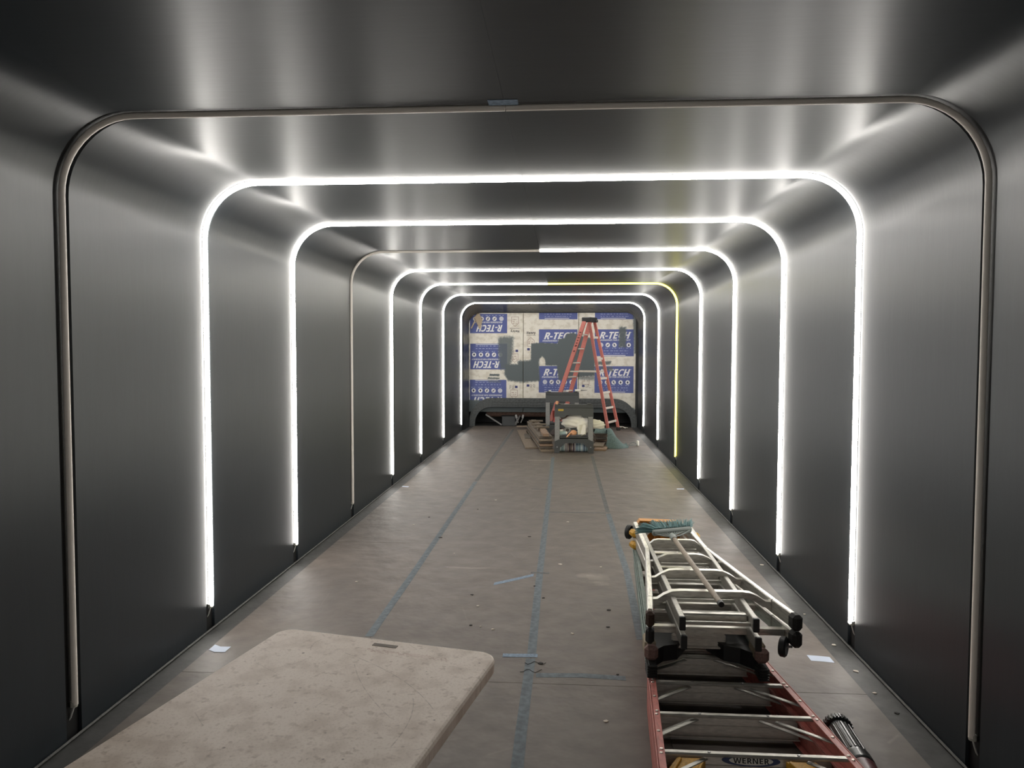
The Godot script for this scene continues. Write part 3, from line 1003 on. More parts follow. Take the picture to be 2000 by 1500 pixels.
func build_tubes() -> void:
	var white := Color(1.0, 0.982, 0.955)
	var lemon := Color(1.0, 0.96, 0.3)
	var lit := glow(white, GLOW_TUBE)
	var lit_unseen := glow(white, GLOW_TUBE * 0.56)  # dimmer glow of the unseen arches that light the foreground
	var lit_yellow := glow(lemon, 8.0)
	var order := ["first", "second", "third", "fourth", "fifth", "sixth", "seventh", "last"]
	var halves := {true: Shape.new().tube(tube_path(true), 0.0135, 8).mesh(), false: Shape.new().tube(tube_path(false), 0.0135, 8).mesh()}
	var caps := {}
	var clips := {}
	for left in [true, false]:
		var x := XL if left else XR
		var s := 1.0 if left else -1.0
		caps[left] = Shape.new().lathe([Vector2(0, -0.012), Vector2(0.015, -0.01), Vector2(0.015, 0.012), Vector2(0, 0.012)], 10, Transform3D(Basis(), Vector3(x, TUBE_END, 0))).mesh()
		clips[left] = Shape.new().tube([Vector3(x, TUBE_END - 0.01, 0), Vector3(x - 0.004 * s, TUBE_END - 0.03, 0.004), Vector3(x - 0.01 * s, TUBE_END - 0.055, 0.01), Vector3(x - 0.02 * s, TUBE_END - 0.07, 0.012)], 0.004, 6).mesh()
	var all: Array = ARCHES + UNSEEN_ARCHES
	for k in all.size():
		for left in [true, false]:
			var behind: bool = k >= ARCHES.size()
			var off: bool = k == 0 or (k == 3 and left)
			var yellow: bool = k == 5 and not left
			var state := "unlit milky" if off else ("yellow glowing" if yellow else "white glowing")
			var t := thing("tube_light", "%s tube light, %s half of the %s" % [state, "left" if left else "right", ["farther unseen arch behind the camera", "nearer unseen arch behind the camera"][k - ARCHES.size()] if behind else "%s arch from the camera" % order[k]], "tube light", Vector3(0, 0, -all[k]), "tube lights of the arches")
			mesh_part("tube", halves[left], M.tube_off if off else (lit_yellow if yellow else (lit_unseen if behind else lit)), t)
			mesh_part("end_cap", caps[left], M.cap, t)
			mesh_part("lead_wire", clips[left], M.wire, t)
			if off:
				continue
			power = 0.56 if behind else 1.0
			var c := Color(1.0, 0.95, 0.45) if yellow else white
			var x := XL if left else XR
			var s := 1.0 if left else -1.0
			var y1 := YC - COVE
			strip_light(t, Vector3(x, (TUBE_END + y1) * 0.5, 0), Vector3.UP, Vector3(s, 0, 0), y1 - TUBE_END, c)
			var a := Vector3(-s, 1, 0).normalized()
			strip_light(t, Vector3(x + s * COVE, YC - COVE, 0) + a * COVE * 0.97, Vector3(s, 1, 0).normalized(), -a, COVE * 1.5, c)
			var x1 := x + s * COVE
			strip_light(t, Vector3((x1 + JOINT) * 0.5, YC, 0), Vector3.RIGHT, Vector3.DOWN, absf(x1 - JOINT), c)
	solo("masking_tape", Shape.new().block(Vector3(-0.305, YC - 0.002, -ARCHES[0] + 0.02), Vector3(-0.185, YC, -ARCHES[0] + 0.085), 0.001), M.tape_blue, "pale blue tape stuck beside the middle of the unlit overhead tube", "masking tape", Vector3(-0.26, YC - 0.015, -ARCHES[0]))


# ---------------------------------------------------------------- scene
func _ready() -> void:
	# camera: phone lens turned 4 degrees left of the tunnel's axis, 2.6 degrees down
	var cam := Camera3D.new()
	cam.name = "camera"
	cam.transform = Transform3D(Basis(Vector3(0.99755, 0.001815, -0.06991), Vector3(-0.005005, 0.998953, -0.04548), Vector3(0.069755, 0.045719, 0.996516)), Vector3(0, 1.69, 0))
	cam.fov = 55.164
	cam.near = 0.05
	cam.far = 60.0
	add_child(cam)
	var e := Environment.new()
	e.background_mode = Environment.BG_COLOR
	e.background_color = Color.BLACK
	e.tonemap_mode = Environment.TONE_MAPPER_LINEAR
	e.tonemap_exposure = 1.0
	e.sdfgi_enabled = true
	e.ssao_enabled = true
	e.ssil_enabled = true
	var we := WorldEnvironment.new()
	we.name = "environment"
	we.environment = e
	add_child(we)
	make_materials()
	build_tubes()
	build_tunnel()
	build_foreground()
	build_far_end()
	build_floor_tape()


# ---------------------------------------------------------------- foreground: table, pile of ladders, broom, black lamp
func ring_walls(s: Shape, rings: Array) -> void:   # rings of equal count, from the foot up; closes top and bottom
	for k in rings.size() - 1:
		var a: Array = rings[k]
		var b: Array = rings[k + 1]
		var c := Vector3.ZERO
		for p in a:
			c += p / a.size()
		for j in a.size():
			var i: int = (j + 1) % a.size()
			var o: Vector3 = (a[j] + a[i]) * 0.5 - c
			o.y = (b[j] - a[j]).length() * 0.0 + (0.4 if k == rings.size() - 2 else (-0.4 if k == 0 else 0.0)) * o.length()
			s.quad(a[j], a[i], b[i], b[j], o)
	for e in [[rings[0], Vector3.DOWN], [rings[-1], Vector3.UP]]:
		var c := Vector3.ZERO
		for p in e[0]:
			c += p / e[0].size()
		for j in e[0].size():
			s.tri(c, e[0][j], e[0][(j + 1) % e[0].size()], e[1])


func build_table() -> void:
	var corner := Vector3(-0.955, 0, -2.423)
	var u := Vector3(0.9785, 0, 0.2062)
	var v := Vector3(-0.2062, 0, 0.9785)
	var wide := 0.775
	var long := 1.83
	var t := thing("folding_table", "cream plastic folding table top with scratches and brown smudges, lower left foreground", "table", corner + u * wide * 0.5 + v * long * 0.5)
	var rim := func(inset: float, y: float) -> Array:
		var q: Array = []
		var r := 0.06 - inset
		for c in [[1, 1, 0.0], [0, 1, PI / 2], [0, 0, PI], [1, 0, PI * 1.5]]:
			for k in 9:
				var a: float = c[2] + k / 8.0 * PI / 2
				var x: float = (wide - 0.06 if c[0] else 0.06) + cos(a) * r
				var z: float = (long - 0.06 if c[1] else 0.06) + sin(a) * r
				q.append(corner + u * x + v * z + Vector3(0, y, 0))
		return q
	var top := Shape.new()
	ring_walls(top, [rim.call(0.01, 0.692), rim.call(0.002, 0.697), rim.call(0.0, 0.728), rim.call(0.003, 0.736), rim.call(0.009, 0.74)])
	top.map_uv(func(p: Vector3, n: Vector3) -> Vector2:
		var d := p - corner
		return Vector2(d.dot(u) / wide, d.dot(v) / 1.55 + (0.74 - p.y) * absf(n.dot(v)) * 0.3))
	part("table_top", top, M.table, t)
	var st := Shape.new().box(Transform3D(Basis(u, Vector3.UP, v), Vector3(-0.568, 0.7405, -2.29)), Vector3(0.084, 0.001, 0.019), 0.0)
	part("label_sticker", st, M.sticker, t, "small brown printed sticker near the table's far edge")
	for k in 2:   # folding legs: a bent tube at each end
		var at := corner + v * (0.32 if k == 0 else long - 0.32)
		var p: Array = []
		for c in [[0.15, 0.692], [0.15, 0.05], [0.17, 0.015], [wide - 0.19, 0.015], [wide - 0.17, 0.05], [wide - 0.17, 0.692]]:
			p.append(at + u * c[0] + Vector3(0, c[1], 0))
		part("leg", Shape.new().tube(p, 0.013, 10), M.grey_leg, t)


func red_rail(z: float, right: bool) -> float:
	if z < -3.43:
		return 0.999 - (-3.43 - z) * 0.11 if right else 0.4 + (-3.43 - z) * 0.125
	return 1.084 - (-2.646 - z) * 0.1085 if right else 0.344 + (-2.6 - z) * 0.0675


# a rail of channel section, web outside, flanges inwards, along z from za to zb
func channel(s: Shape, xa: float, xb: float, za: float, zb: float, y0: float, y1: float, inner: float, flange: float) -> void:
	var t := 0.005
	s.beam(Vector3(xa + inner * t * 0.5, (y0 + y1) * 0.5, za), Vector3(xb + inner * t * 0.5, (y0 + y1) * 0.5, zb), t, y1 - y0, Vector3.UP, 0.0015)
	for y in [y0 + t * 0.5, y1 - t * 0.5]:
		s.beam(Vector3(xa + inner * (flange * 0.5 + 0.004), y, za), Vector3(xb + inner * (flange * 0.5 + 0.004), y, zb), flange - 0.006, t, Vector3.UP, 0.0012)


func build_red_ladder() -> void:
	var t := thing("stepladder", "red fibreglass stepladder with aluminium steps lying flat, bottom of the ladder pile", "ladder", Vector3(0.7, 0, -3.4), "")
	for right in [false, true]:
		var s := -1.0 if right else 1.0
		var f := Shape.new()
		channel(f, red_rail(-2.1, right), red_rail(-3.43, right), -2.1, -3.43, 0.004, 0.112, s, 0.03)
		channel(f, red_rail(-3.43, right), red_rail(-4.75, right), -3.43, -4.75, 0.004, 0.112, s, 0.03)
		part("front_rail", f, M.red, t)
		var r := Shape.new()
		channel(r, red_rail(-2.15, right), red_rail(-3.43, right), -2.15, -3.43, 0.118, 0.2, s, 0.032)
		channel(r, red_rail(-3.43, right), red_rail(-4.6, right), -3.43, -4.6, 0.118, 0.2, s, 0.032)
		var rail := part("rear_rail", r, M.red, t)
		var dots := Shape.new()
		for k in 7:
			var z := -2.7 - 0.2925 * k
			for o in [[0.006, 0.018], [-0.022, 0.021], [0.14, 0.018]]:
				dots.lathe([Vector2(0.0075, 0), Vector2(0.006, 0.003), Vector2(0, 0.0045)], 8, Transform3D(Basis(), Vector3(red_rail(z + o[0], right) + s * o[1], 0.2, z + o[0])))
		part("rivet", dots, M.rivet, rail).set_meta("kind", "stuff")
	for k in 7:
		var z := -2.7 - 0.2925 * k
		var a := red_rail(z, false) + 0.006
		var b := red_rail(z, true) - 0.006
		var bar := part("rear_bar", Shape.new().block(Vector3(a, 0.186, z - 0.026), Vector3(b, 0.199, z), 0.004), M.alu_dull, t)
		var bolts := Shape.new()
		for x in [a + 0.19, b - 0.2]:
			bolts.lathe([Vector2(0.006, 0), Vector2(0.005, 0.003), Vector2(0, 0.004)], 8, Transform3D(Basis(), Vector3(x, 0.199, z - 0.013)))
		part("bolt", bolts, M.steel, bar).set_meta("kind", "stuff")
		for e in [[a + 0.18, red_rail(z + 0.14, false) + 0.01], [b - 0.17, red_rail(z + 0.14, true) - 0.01]]:
			part("brace", Shape.new().beam(Vector3(e[0], 0.177, z - 0.01), Vector3(e[1], 0.177, z + 0.14), 0.02, 0.005), M.alu_dull, t)
	for k in 6:   # treads stand on edge now that the ladder lies on its front
		var z := -2.87 - 0.31 * k
		var a := red_rail(z, false) + 0.008
		var b := red_rail(z, true) - 0.008
		var tilt := Transform3D(Basis(Vector3(1, 0, 0), -0.3), Vector3(0, 0.059, z))
		var s := Shape.new().box(tilt * Transform3D(Basis(), Vector3((a + b) * 0.5, 0, -0.006)), Vector3(b - a, 0.092, 0.012), 0.002)
		for y in [-0.043, 0.0, 0.043]:
			var deep := 0.02 if y != 0.0 else 0.008
			s.box(tilt * Transform3D(Basis(), Vector3((a + b) * 0.5, y, deep * 0.5)), Vector3(b - a, 0.006, deep), 0.001)
		var step := part("step", s, M.alu_plate, t)
		for e in [[a + 0.18, red_rail(z + 0.16, false) + 0.01], [b - 0.17, red_rail(z + 0.16, true) - 0.01]]:
			if k > 0:
				part("step_brace", Shape.new().beam(Vector3(e[0], 0.098, z + 0.018), Vector3(e[1], 0.098, z + 0.17), 0.02, 0.005), M.alu_dull, t)
		if k == 0:
			var oval := func(rx: float, ry: float, z0: float, z1: float) -> Shape:
				var o := PackedVector2Array()
				for j in 28:
					o.append(Vector2(0.742 + cos(TAU * j / 28) * rx, 0.023 + sin(TAU * j / 28) * ry))
				return Shape.new().prism(o, z0 - z, z1 - z, tilt)
			part("logo_oval", oval.call(0.113, 0.0205, z + 0.001, z + 0.005), M.blue_ink, step, "blue oval maker's badge")
			part("logo_field", oval.call(0.085, 0.0155, z + 0.005, z + 0.006), M.white, step)
			var w := TextMesh.new()
			var f := SystemFont.new()
			f.font_names = PackedStringArray(["Droid Sans"])
			f.font_weight = 700
			w.font = f
			w.text = "WERNER"
			w.font_size = 32
			w.pixel_size = 0.00075
			w.depth = 0.001
			var l := mesh_part("logo_lettering", w, M.ink, step)
			var box := w.get_aabb()
			l.scale = Vector3(0.138 / box.size.x, 0.019 / box.size.y, 1)
			var set_back := Vector3(box.get_center().x * 0.138 / box.size.x, box.get_center().y * 0.019 / box.size.y, 0)
			l.transform = Transform3D(tilt.basis * Basis.from_scale(l.scale), tilt * (Vector3(0.742, 0.023, 0.007) - set_back) - origin_of(step))
	for right in [false, true]:   # yellow corner braces of the lowest tread
		var s := -1.0 if right else 1.0
		var x := red_rail(-2.7, right) + s * 0.01
		var o := PackedVector2Array([Vector2(x, -2.52), Vector2(x, -2.68), Vector2(x + s * 0.09, -2.845), Vector2(x + s * 0.2, -2.845), Vector2(x + s * 0.17, -2.79), Vector2(x + s * 0.07, -2.55)])
		var g := Shape.new().prism(o, -0.1, -0.02, Transform3D(Basis(Vector3(1, 0, 0), Vector3(0, 0, 1), Vector3(0, -1, 0)), Vector3.ZERO))
		g.beam(Vector3(x + s * 0.1, 0.105, -2.83), Vector3(x + s * 0.02, 0.105, -2.66), 0.012, 0.012)
		g.beam(Vector3(x + s * 0.19, 0.105, -2.83), Vector3(x + s * 0.08, 0.105, -2.57), 0.012, 0.012)
		part("corner_brace", g, M.yellow, t, "yellow corner brace")


func green_rail(z: float, right: bool) -> float:
	return 0.928 - (-3.35 - z) * 0.058 if right else 0.388 + (-3.35 - z) * 0.06


func build_green_ladder() -> void:
	var t := thing("stepladder", "grey-green railed stepladder with worn pinkish feet, in the middle of the ladder pile", "ladder", Vector3(0.66, 0.2, -4.2))
	for right in [false, true]:
		var s := -1.0 if right else 1.0
		var f := Shape.new()
		channel(f, green_rail(-3.44, right), green_rail(-5.2, right), -3.44, -5.2, 0.272, 0.342, s, 0.03)
		f.beam(Vector3(green_rail(-3.44, right) - s * 0.004, 0.307, -3.44), Vector3(green_rail(-5.2, right) - s * 0.004, 0.307, -5.2), 0.006, 0.03)
		part("front_rail", f, M.green_rail, t)
		var r := Shape.new()
		channel(r, green_rail(-3.4, right), green_rail(-5.05, right), -3.4, -5.05, 0.203, 0.268, s, 0.028)
		part("rear_rail", r, M.green_rail, t)
		var x := green_rail(-3.4, right) + s * 0.018
		part("foot_sleeve", Shape.new().block(Vector3(x - 0.026, 0.266, -3.5), Vector3(x + 0.026, 0.346, -3.385), 0.012), M.worn_cream, t, "cream worn sleeve")
		part("foot_pad", Shape.new().block(Vector3(x - 0.031, 0.27, -3.385), Vector3(x + 0.031, 0.338, -3.335), 0.016), M.worn_rubber, t, "pinkish worn rubber end")
		var g := Shape.new().block(Vector3(x - 0.02, 0.203, -3.4), Vector3(x + 0.02, 0.264, -3.31), 0.008)
		for k in 5:
			g.block(Vector3(x - 0.023, 0.207 + 0.012 * k, -3.4), Vector3(x + 0.023, 0.213 + 0.012 * k, -3.304), 0.002)
		part("foot", g, M.rubber, t, "ribbed black rubber foot")
		var o := PackedVector2Array([Vector2(x + s * 0.012, -3.4), Vector2(x + s * 0.012, -3.86), Vector2(x + s * 0.2, -3.62), Vector2(x + s * 0.14, -3.5), Vector2(x + s * 0.07, -3.47)])
		part("corner_brace", Shape.new().prism(o, -0.29, -0.215, Transform3D(Basis(Vector3(1, 0, 0), Vector3(0, 0, 1), Vector3(0, -1, 0)), Vector3.ZERO)), M.black_plastic, t, "black plastic corner brace")
	for k in 5:
		var z := -3.54 - 0.31 * k
		var a := green_rail(z, false) + (0.13 if k == 0 else 0.006)
		var b := green_rail(z, true) - (0.13 if k == 0 else 0.006)
		var s := Shape.new().block(Vector3(a, 0.26, z - 0.02), Vector3(b, 0.325, z), 0.009)
		for j in 5:
			s.block(Vector3(a + 0.004, 0.268 + 0.011 * j, z), Vector3(b - 0.004, 0.273 + 0.011 * j, z + 0.004), 0.001)
		s.block(Vector3(a, 0.26, z), Vector3(b, 0.27, z + 0.02), 0.004)
		part("step", s, M.alu_plate, t)
	for k in 4:
		var z := -3.7 - 0.33 * k
		part("rear_bar", Shape.new().block(Vector3(green_rail(z, false) + 0.005, 0.222, z - 0.014), Vector3(green_rail(z, true) - 0.005, 0.236, z + 0.014), 0.003), M.alu_dull, t)
	# top cap seen from below: an open ribbed tray
	var tray := Shape.new()
	tray.prism(PackedVector2Array([Vector2(0.528, 0.3), Vector2(0.528, 0.46), Vector2(0.545, 0.488), Vector2(0.805, 0.482), Vector2(0.836, 0.442), Vector2(0.836, 0.3)]), -5.275, -5.265)
	for e in [[0.528, 0.3, 0.528, 0.46], [0.528, 0.46, 0.545, 0.488], [0.545, 0.488, 0.805, 0.482], [0.805, 0.482, 0.836, 0.442], [0.836, 0.442, 0.836, 0.3]]:
		var p := Vector3(e[0], e[1], -5.23)
		var q := Vector3(e[2], e[3], -5.23)
		var d := (q - p).normalized()
		tray.box(Transform3D(Basis(d, Vector3(-d.y, d.x, 0), Vector3(0, 0, 1)), (p + q) * 0.5), Vector3(p.distance_to(q) + 0.004, 0.006, 0.075), 0.001)
	var cap := part("top_cap", tray, M.orange, t, "orange-yellow plastic top cap")
	for x in [0.6, 0.655, 0.7, 0.76]:
		part("rib", Shape.new().block(Vector3(x - 0.003, 0.3, -5.265), Vector3(x + 0.003, 0.478, -5.225), 0.001), M.orange, cap)


func build_multi_ladder() -> void:
	var t := thing("multi_position_ladder", "folded aluminium articulated ladder with curved rungs, on top of the ladder pile", "ladder", Vector3(0.7, 0.35, -4.2))
	for level in 2:
		var y := 0.465 - 0.077 * level
		for right in [false, true]:
			var p: Array = [Vector3(1.053, y, -3.36), Vector3(1.015, y, -3.56), Vector3(0.868, y, -4.47), Vector3(0.832, y, -5.12)] if right else [Vector3(0.402, y, -3.36), Vector3(0.425, y, -3.56), Vector3(0.511, y, -4.44), Vector3(0.504, y, -5.12)]
			var s := Shape.new()
			for k in p.size() - 1:
				s.beam(p[k], p[k + 1], 0.026, 0.068, Vector3.UP, 0.004)
			part("outer_rail", s, M.alu_rail, t)
			var d := (p[0] as Vector3).direction_to(p[1])
			var x: float = p[0].x
			var worn: bool = not right and level == 0
			part("foot", Shape.new().beam(p[0] + d * 0.03, p[0] - d * 0.035, 0.048 if right else 0.04, 0.074, Vector3.UP, 0.014), M.worn_foot if worn else M.rubber, t, "scuffed brown-black rubber foot" if worn else "black rubber foot")
			var xi := 0.862 + 0.005 * level if right else 0.538 + 0.004 * level
			var end := -3.3 + 0.022 * level
			part("inner_rail", Shape.new().beam(Vector3(xi, y + 0.004, end), Vector3(xi + (0.0 if right else -0.008), y + 0.004, -5.0), 0.024, 0.058, Vector3.UP, 0.003), M.alu_dull, t)
			part("end_cap", Shape.new().block(Vector3(xi - 0.0135, y - 0.027, end), Vector3(xi + 0.0135, y + 0.035, end + 0.02), 0.003), M.black_plastic, t, "black plastic end cap")
		var zs := [-3.587, -3.931, -4.237, -4.556, -4.86] if level == 0 else [-3.44, -3.76, -4.07, -4.38, -4.69]
		for z in zs:   # rungs that bow outwards to clear the inner ladder
			var w: float = clampf((z + 3.36) / -1.1, 0, 1)
			var a := lerpf(0.405, 0.51, w) + 0.012
			var b := lerpf(1.052, 0.868, w) - 0.012
			if z < -4.47:
				a = 0.52; b = 0.855
			var rise := 0.045 if level == 0 else 0.0
			var c := 0.1 if z > -4.4 else 0.05
			var p := [Vector3(a, y, z), Vector3(a + c * 0.3, y + rise * 0.08, z), Vector3(a + c * 0.65, y + rise * 0.6, z), Vector3(a + c, y + rise * 0.93, z), Vector3(a + c * 1.35, y + rise, z), Vector3(b - c * 1.35, y + rise, z), Vector3(b - c, y + rise * 0.93, z), Vector3(b - c * 0.65, y + rise * 0.6, z), Vector3(b - c * 0.3, y + rise * 0.08, z), Vector3(b, y, z)]
			part("outer_rung", Shape.new().swept(p, Vector3(0, 0, 1), 0.034, 0.03), M.alu, t)
		for k in 5:
			var z := (-3.4 if level == 0 else -3.5) - 0.31 * k
			var s := Shape.new().block(Vector3(0.552, y - 0.02, z - 0.024), Vector3(0.85, y + 0.014, z + 0.014), 0.006)
			s.block(Vector3(0.552, y - 0.022, z + 0.05), Vector3(0.85, y - 0.006, z + 0.06), 0.002).block(Vector3(0.552, y - 0.012, z - 0.075), Vector3(0.85, y + 0.0, z - 0.062), 0.002)
			part("inner_rung", s, M.alu, t)
	for right in [false, true]:
		var x := 0.832 if right else 0.504
		part("hinge", Shape.new().lathe([Vector2(0, -0.014), Vector2(0.05, -0.014), Vector2(0.05, 0.014), Vector2(0, 0.014)], 18, Transform3D(Basis(Vector3(0, 0, 1), PI / 2), Vector3(x, 0.428, -5.14))), M.alu_dull, t)
	for k in [[0.487, 0.442, -5.02], [0.487, 0.366, -5.0], [0.888, 0.442, -4.98]]:
		part("lock", Shape.new().box(Transform3D(Basis(Vector3(0, 1, 0), 0.35), Vector3(k[0], k[1], k[2])), Vector3(0.05, 0.05, 0.085), 0.016), M.yellow, t, "yellow plastic lock")
	for k in [[0.464, 0.42, -5.15, 0.05], [1.0, 0.352, -3.35, 0.046]]:
		var r: float = k[3]
		var w := part("wheel", Shape.new().lathe([Vector2(0, -0.014), Vector2(r * 0.85, -0.016), Vector2(r, -0.009), Vector2(r, 0.009), Vector2(r * 0.85, 0.016), Vector2(0, 0.014)], 22, Transform3D(Basis(Vector3(0, 0, 1), PI / 2).rotated(Vector3.UP, -0.5), Vector3(k[0], k[1], k[2]))), M.black_plastic, t, "small black wheel")
		part("axle", Shape.new().beam(Vector3(k[0] - 0.02, k[1], k[2]), Vector3(k[0] + 0.04, k[1], k[2]), 0.01, 0.01), M.steel, w)


func build_broom() -> void:
	rng.seed = 13
	var t := thing("push_broom", "broom with teal bristles and a dusty wooden handle lying on the ladder pile", "broom", Vector3(0.68, 0.54, -4.0))
	var root := Vector3(0.663, 0.566, -4.46)
	var tail := Vector3(0.712, 0.551, -3.336)
	part("handle", Shape.new().tube([root.lerp(tail, 0.03), tail], [0.0135, 0.0125], 14), M.handle, t)
	part("handle_tip", Shape.new().tube([tail, tail + (tail - root).normalized() * 0.025], [0.0145, 0.013], 14), M.black_plastic, t, "black tip of the handle")
	part("ferrule", Shape.new().tube([root - Vector3(0, 0, 0.035), root + Vector3(0.001, 0, 0.0), root.lerp(tail, 0.06)], [0.014, 0.02, 0.017], 14), M.broom_grey, t)
	var a := Vector3(0.549, 0.575, -4.5)
	var b := Vector3(0.795, 0.582, -4.585)
	var along := (b - a).normalized()
	part("head_block", Shape.new().beam(a, b, 0.03, 0.034, Vector3(0, 1, 0.3), 0.006), M.broom_grey, t)
	var fan := Shape.new()
	var arc: Array = []
	for k in 15:
		var u := k / 14.0
		arc.append(a.lerp(b, u) + Vector3(0.0, -0.012 * sin(u * PI), 0.085 * sin(u * PI)))
	fan.tube(arc, 0.0045, 6)
	for k in range(1, 12):
		var u := k / 12.0
		fan.beam(root, a.lerp(b, u), 0.005, 0.004)
	part("fan_frame", fan, M.broom_grey, t, "ribbed fan bracing between handle and head")
	var hair := Shape.new()
	for k in 430:
		var u := rng.randf()
		var side := rng.randf_range(-1, 1)
		var p := a.lerp(b, u) + Vector3(0, 0.012 + 0.012 * side, -0.012)
		var sway := (u - 0.55) * 0.75 + rng.randf_range(-0.13, 0.13)
		var d := (along * sway + Vector3(0, 0.07 + 0.14 * side - 0.12 * maxf(0.0, 0.2 - u) * 5.0, -0.9 + 0.55 * maxf(0.0, 0.25 - u) * 3.0)).normalized()
		if u < 0.14:
			d = (d + Vector3(-0.7, 0.02, 0.35 * rng.randf())).normalized()
		var q := p + d * rng.randf_range(0.09, 0.12)
		hair.tube([p, p.lerp(q, 0.6) + Vector3(0, 0.004, 0), q], [0.0022, 0.0026, 0.0014], 4, false)
	part("bristles", hair, M.teal, t, "teal bristles fanned to one side").set_meta("kind", "stuff")


func build_lamp_body() -> void:
	var t := thing("cylinder_tool", "black ribbed cylindrical tool with a dark red end lying beside the red ladder", "tool", Vector3(1.185, 0, -3.0))
	var turn := Basis(Vector3(1, 0, 0), PI / 2).rotated(Vector3.UP, -0.06)   # y axis of the lathe runs towards the camera
	var at := func(d: float) -> Transform3D: return Transform3D(turn, Vector3(1.188 - 0.06 * d, 0.063, -3.21 + d))
	part("body", Shape.new().lathe([Vector2(0, 0.02), Vector2(0.047, 0.02), Vector2(0.05, 0.04), Vector2(0.05, 0.27), Vector2(0, 0.27)], 30, at.call(0.0)), M.gloss_black, t)
	var collar := Shape.new().lathe([Vector2(0, 0.0), Vector2(0.054, 0.0), Vector2(0.059, 0.006), Vector2(0.059, 0.036), Vector2(0.052, 0.042), Vector2(0, 0.042)], 30, at.call(0.0))
	for k in 26:
		var a := TAU * k / 26
		var c: Transform3D = at.call(0.0)
		collar.box(c * Transform3D(Basis(Vector3.UP, -a), Vector3(cos(a) * 0.06, 0.02, sin(a) * 0.06)), Vector3(0.006, 0.03, 0.007), 0.001)
	part("collar", collar, M.gloss_black, t, "toothed black collar")
	for k in 7:
		var a := -PI / 2 + (k - 3) * 0.36
		var c: Transform3D = at.call(0.0)
		part("rib", Shape.new().box(c * Transform3D(Basis(Vector3.UP, -a), Vector3(cos(a) * 0.051, 0.155, sin(a) * 0.051)), Vector3(0.005, 0.2, 0.009), 0.002), M.gloss_black, t)
	part("ring", Shape.new().lathe([Vector2(0, 0.265), Vector2(0.055, 0.265), Vector2(0.056, 0.275), Vector2(0.056, 0.325), Vector2(0.053, 0.333), Vector2(0, 0.333)], 30, at.call(0.0)), M.gloss_black, t)
	part("end_cap", Shape.new().lathe([Vector2(0, 0.333), Vector2(0.051, 0.333), Vector2(0.054, 0.345), Vector2(0.053, 0.42), Vector2(0.044, 0.455), Vector2(0.02, 0.468), Vector2(0, 0.47)], 30, at.call(0.0)), M.maroon, t, "dark red rounded end")


func build_foreground() -> void:
	M.sticker = grain(mat(Color(0.42, 0.35, 0.28), 0.6), M.fine, Vector3(40, 40, 40))
	M.worn_foot = grain(mat(Color(0.3, 0.23, 0.19), 0.85), M.woods[0].albedo_texture, Vector3(9, 9, 9))
	build_table()
	build_red_ladder()
	build_green_ladder()
	build_multi_ladder()
	build_broom()
	build_lamp_body()


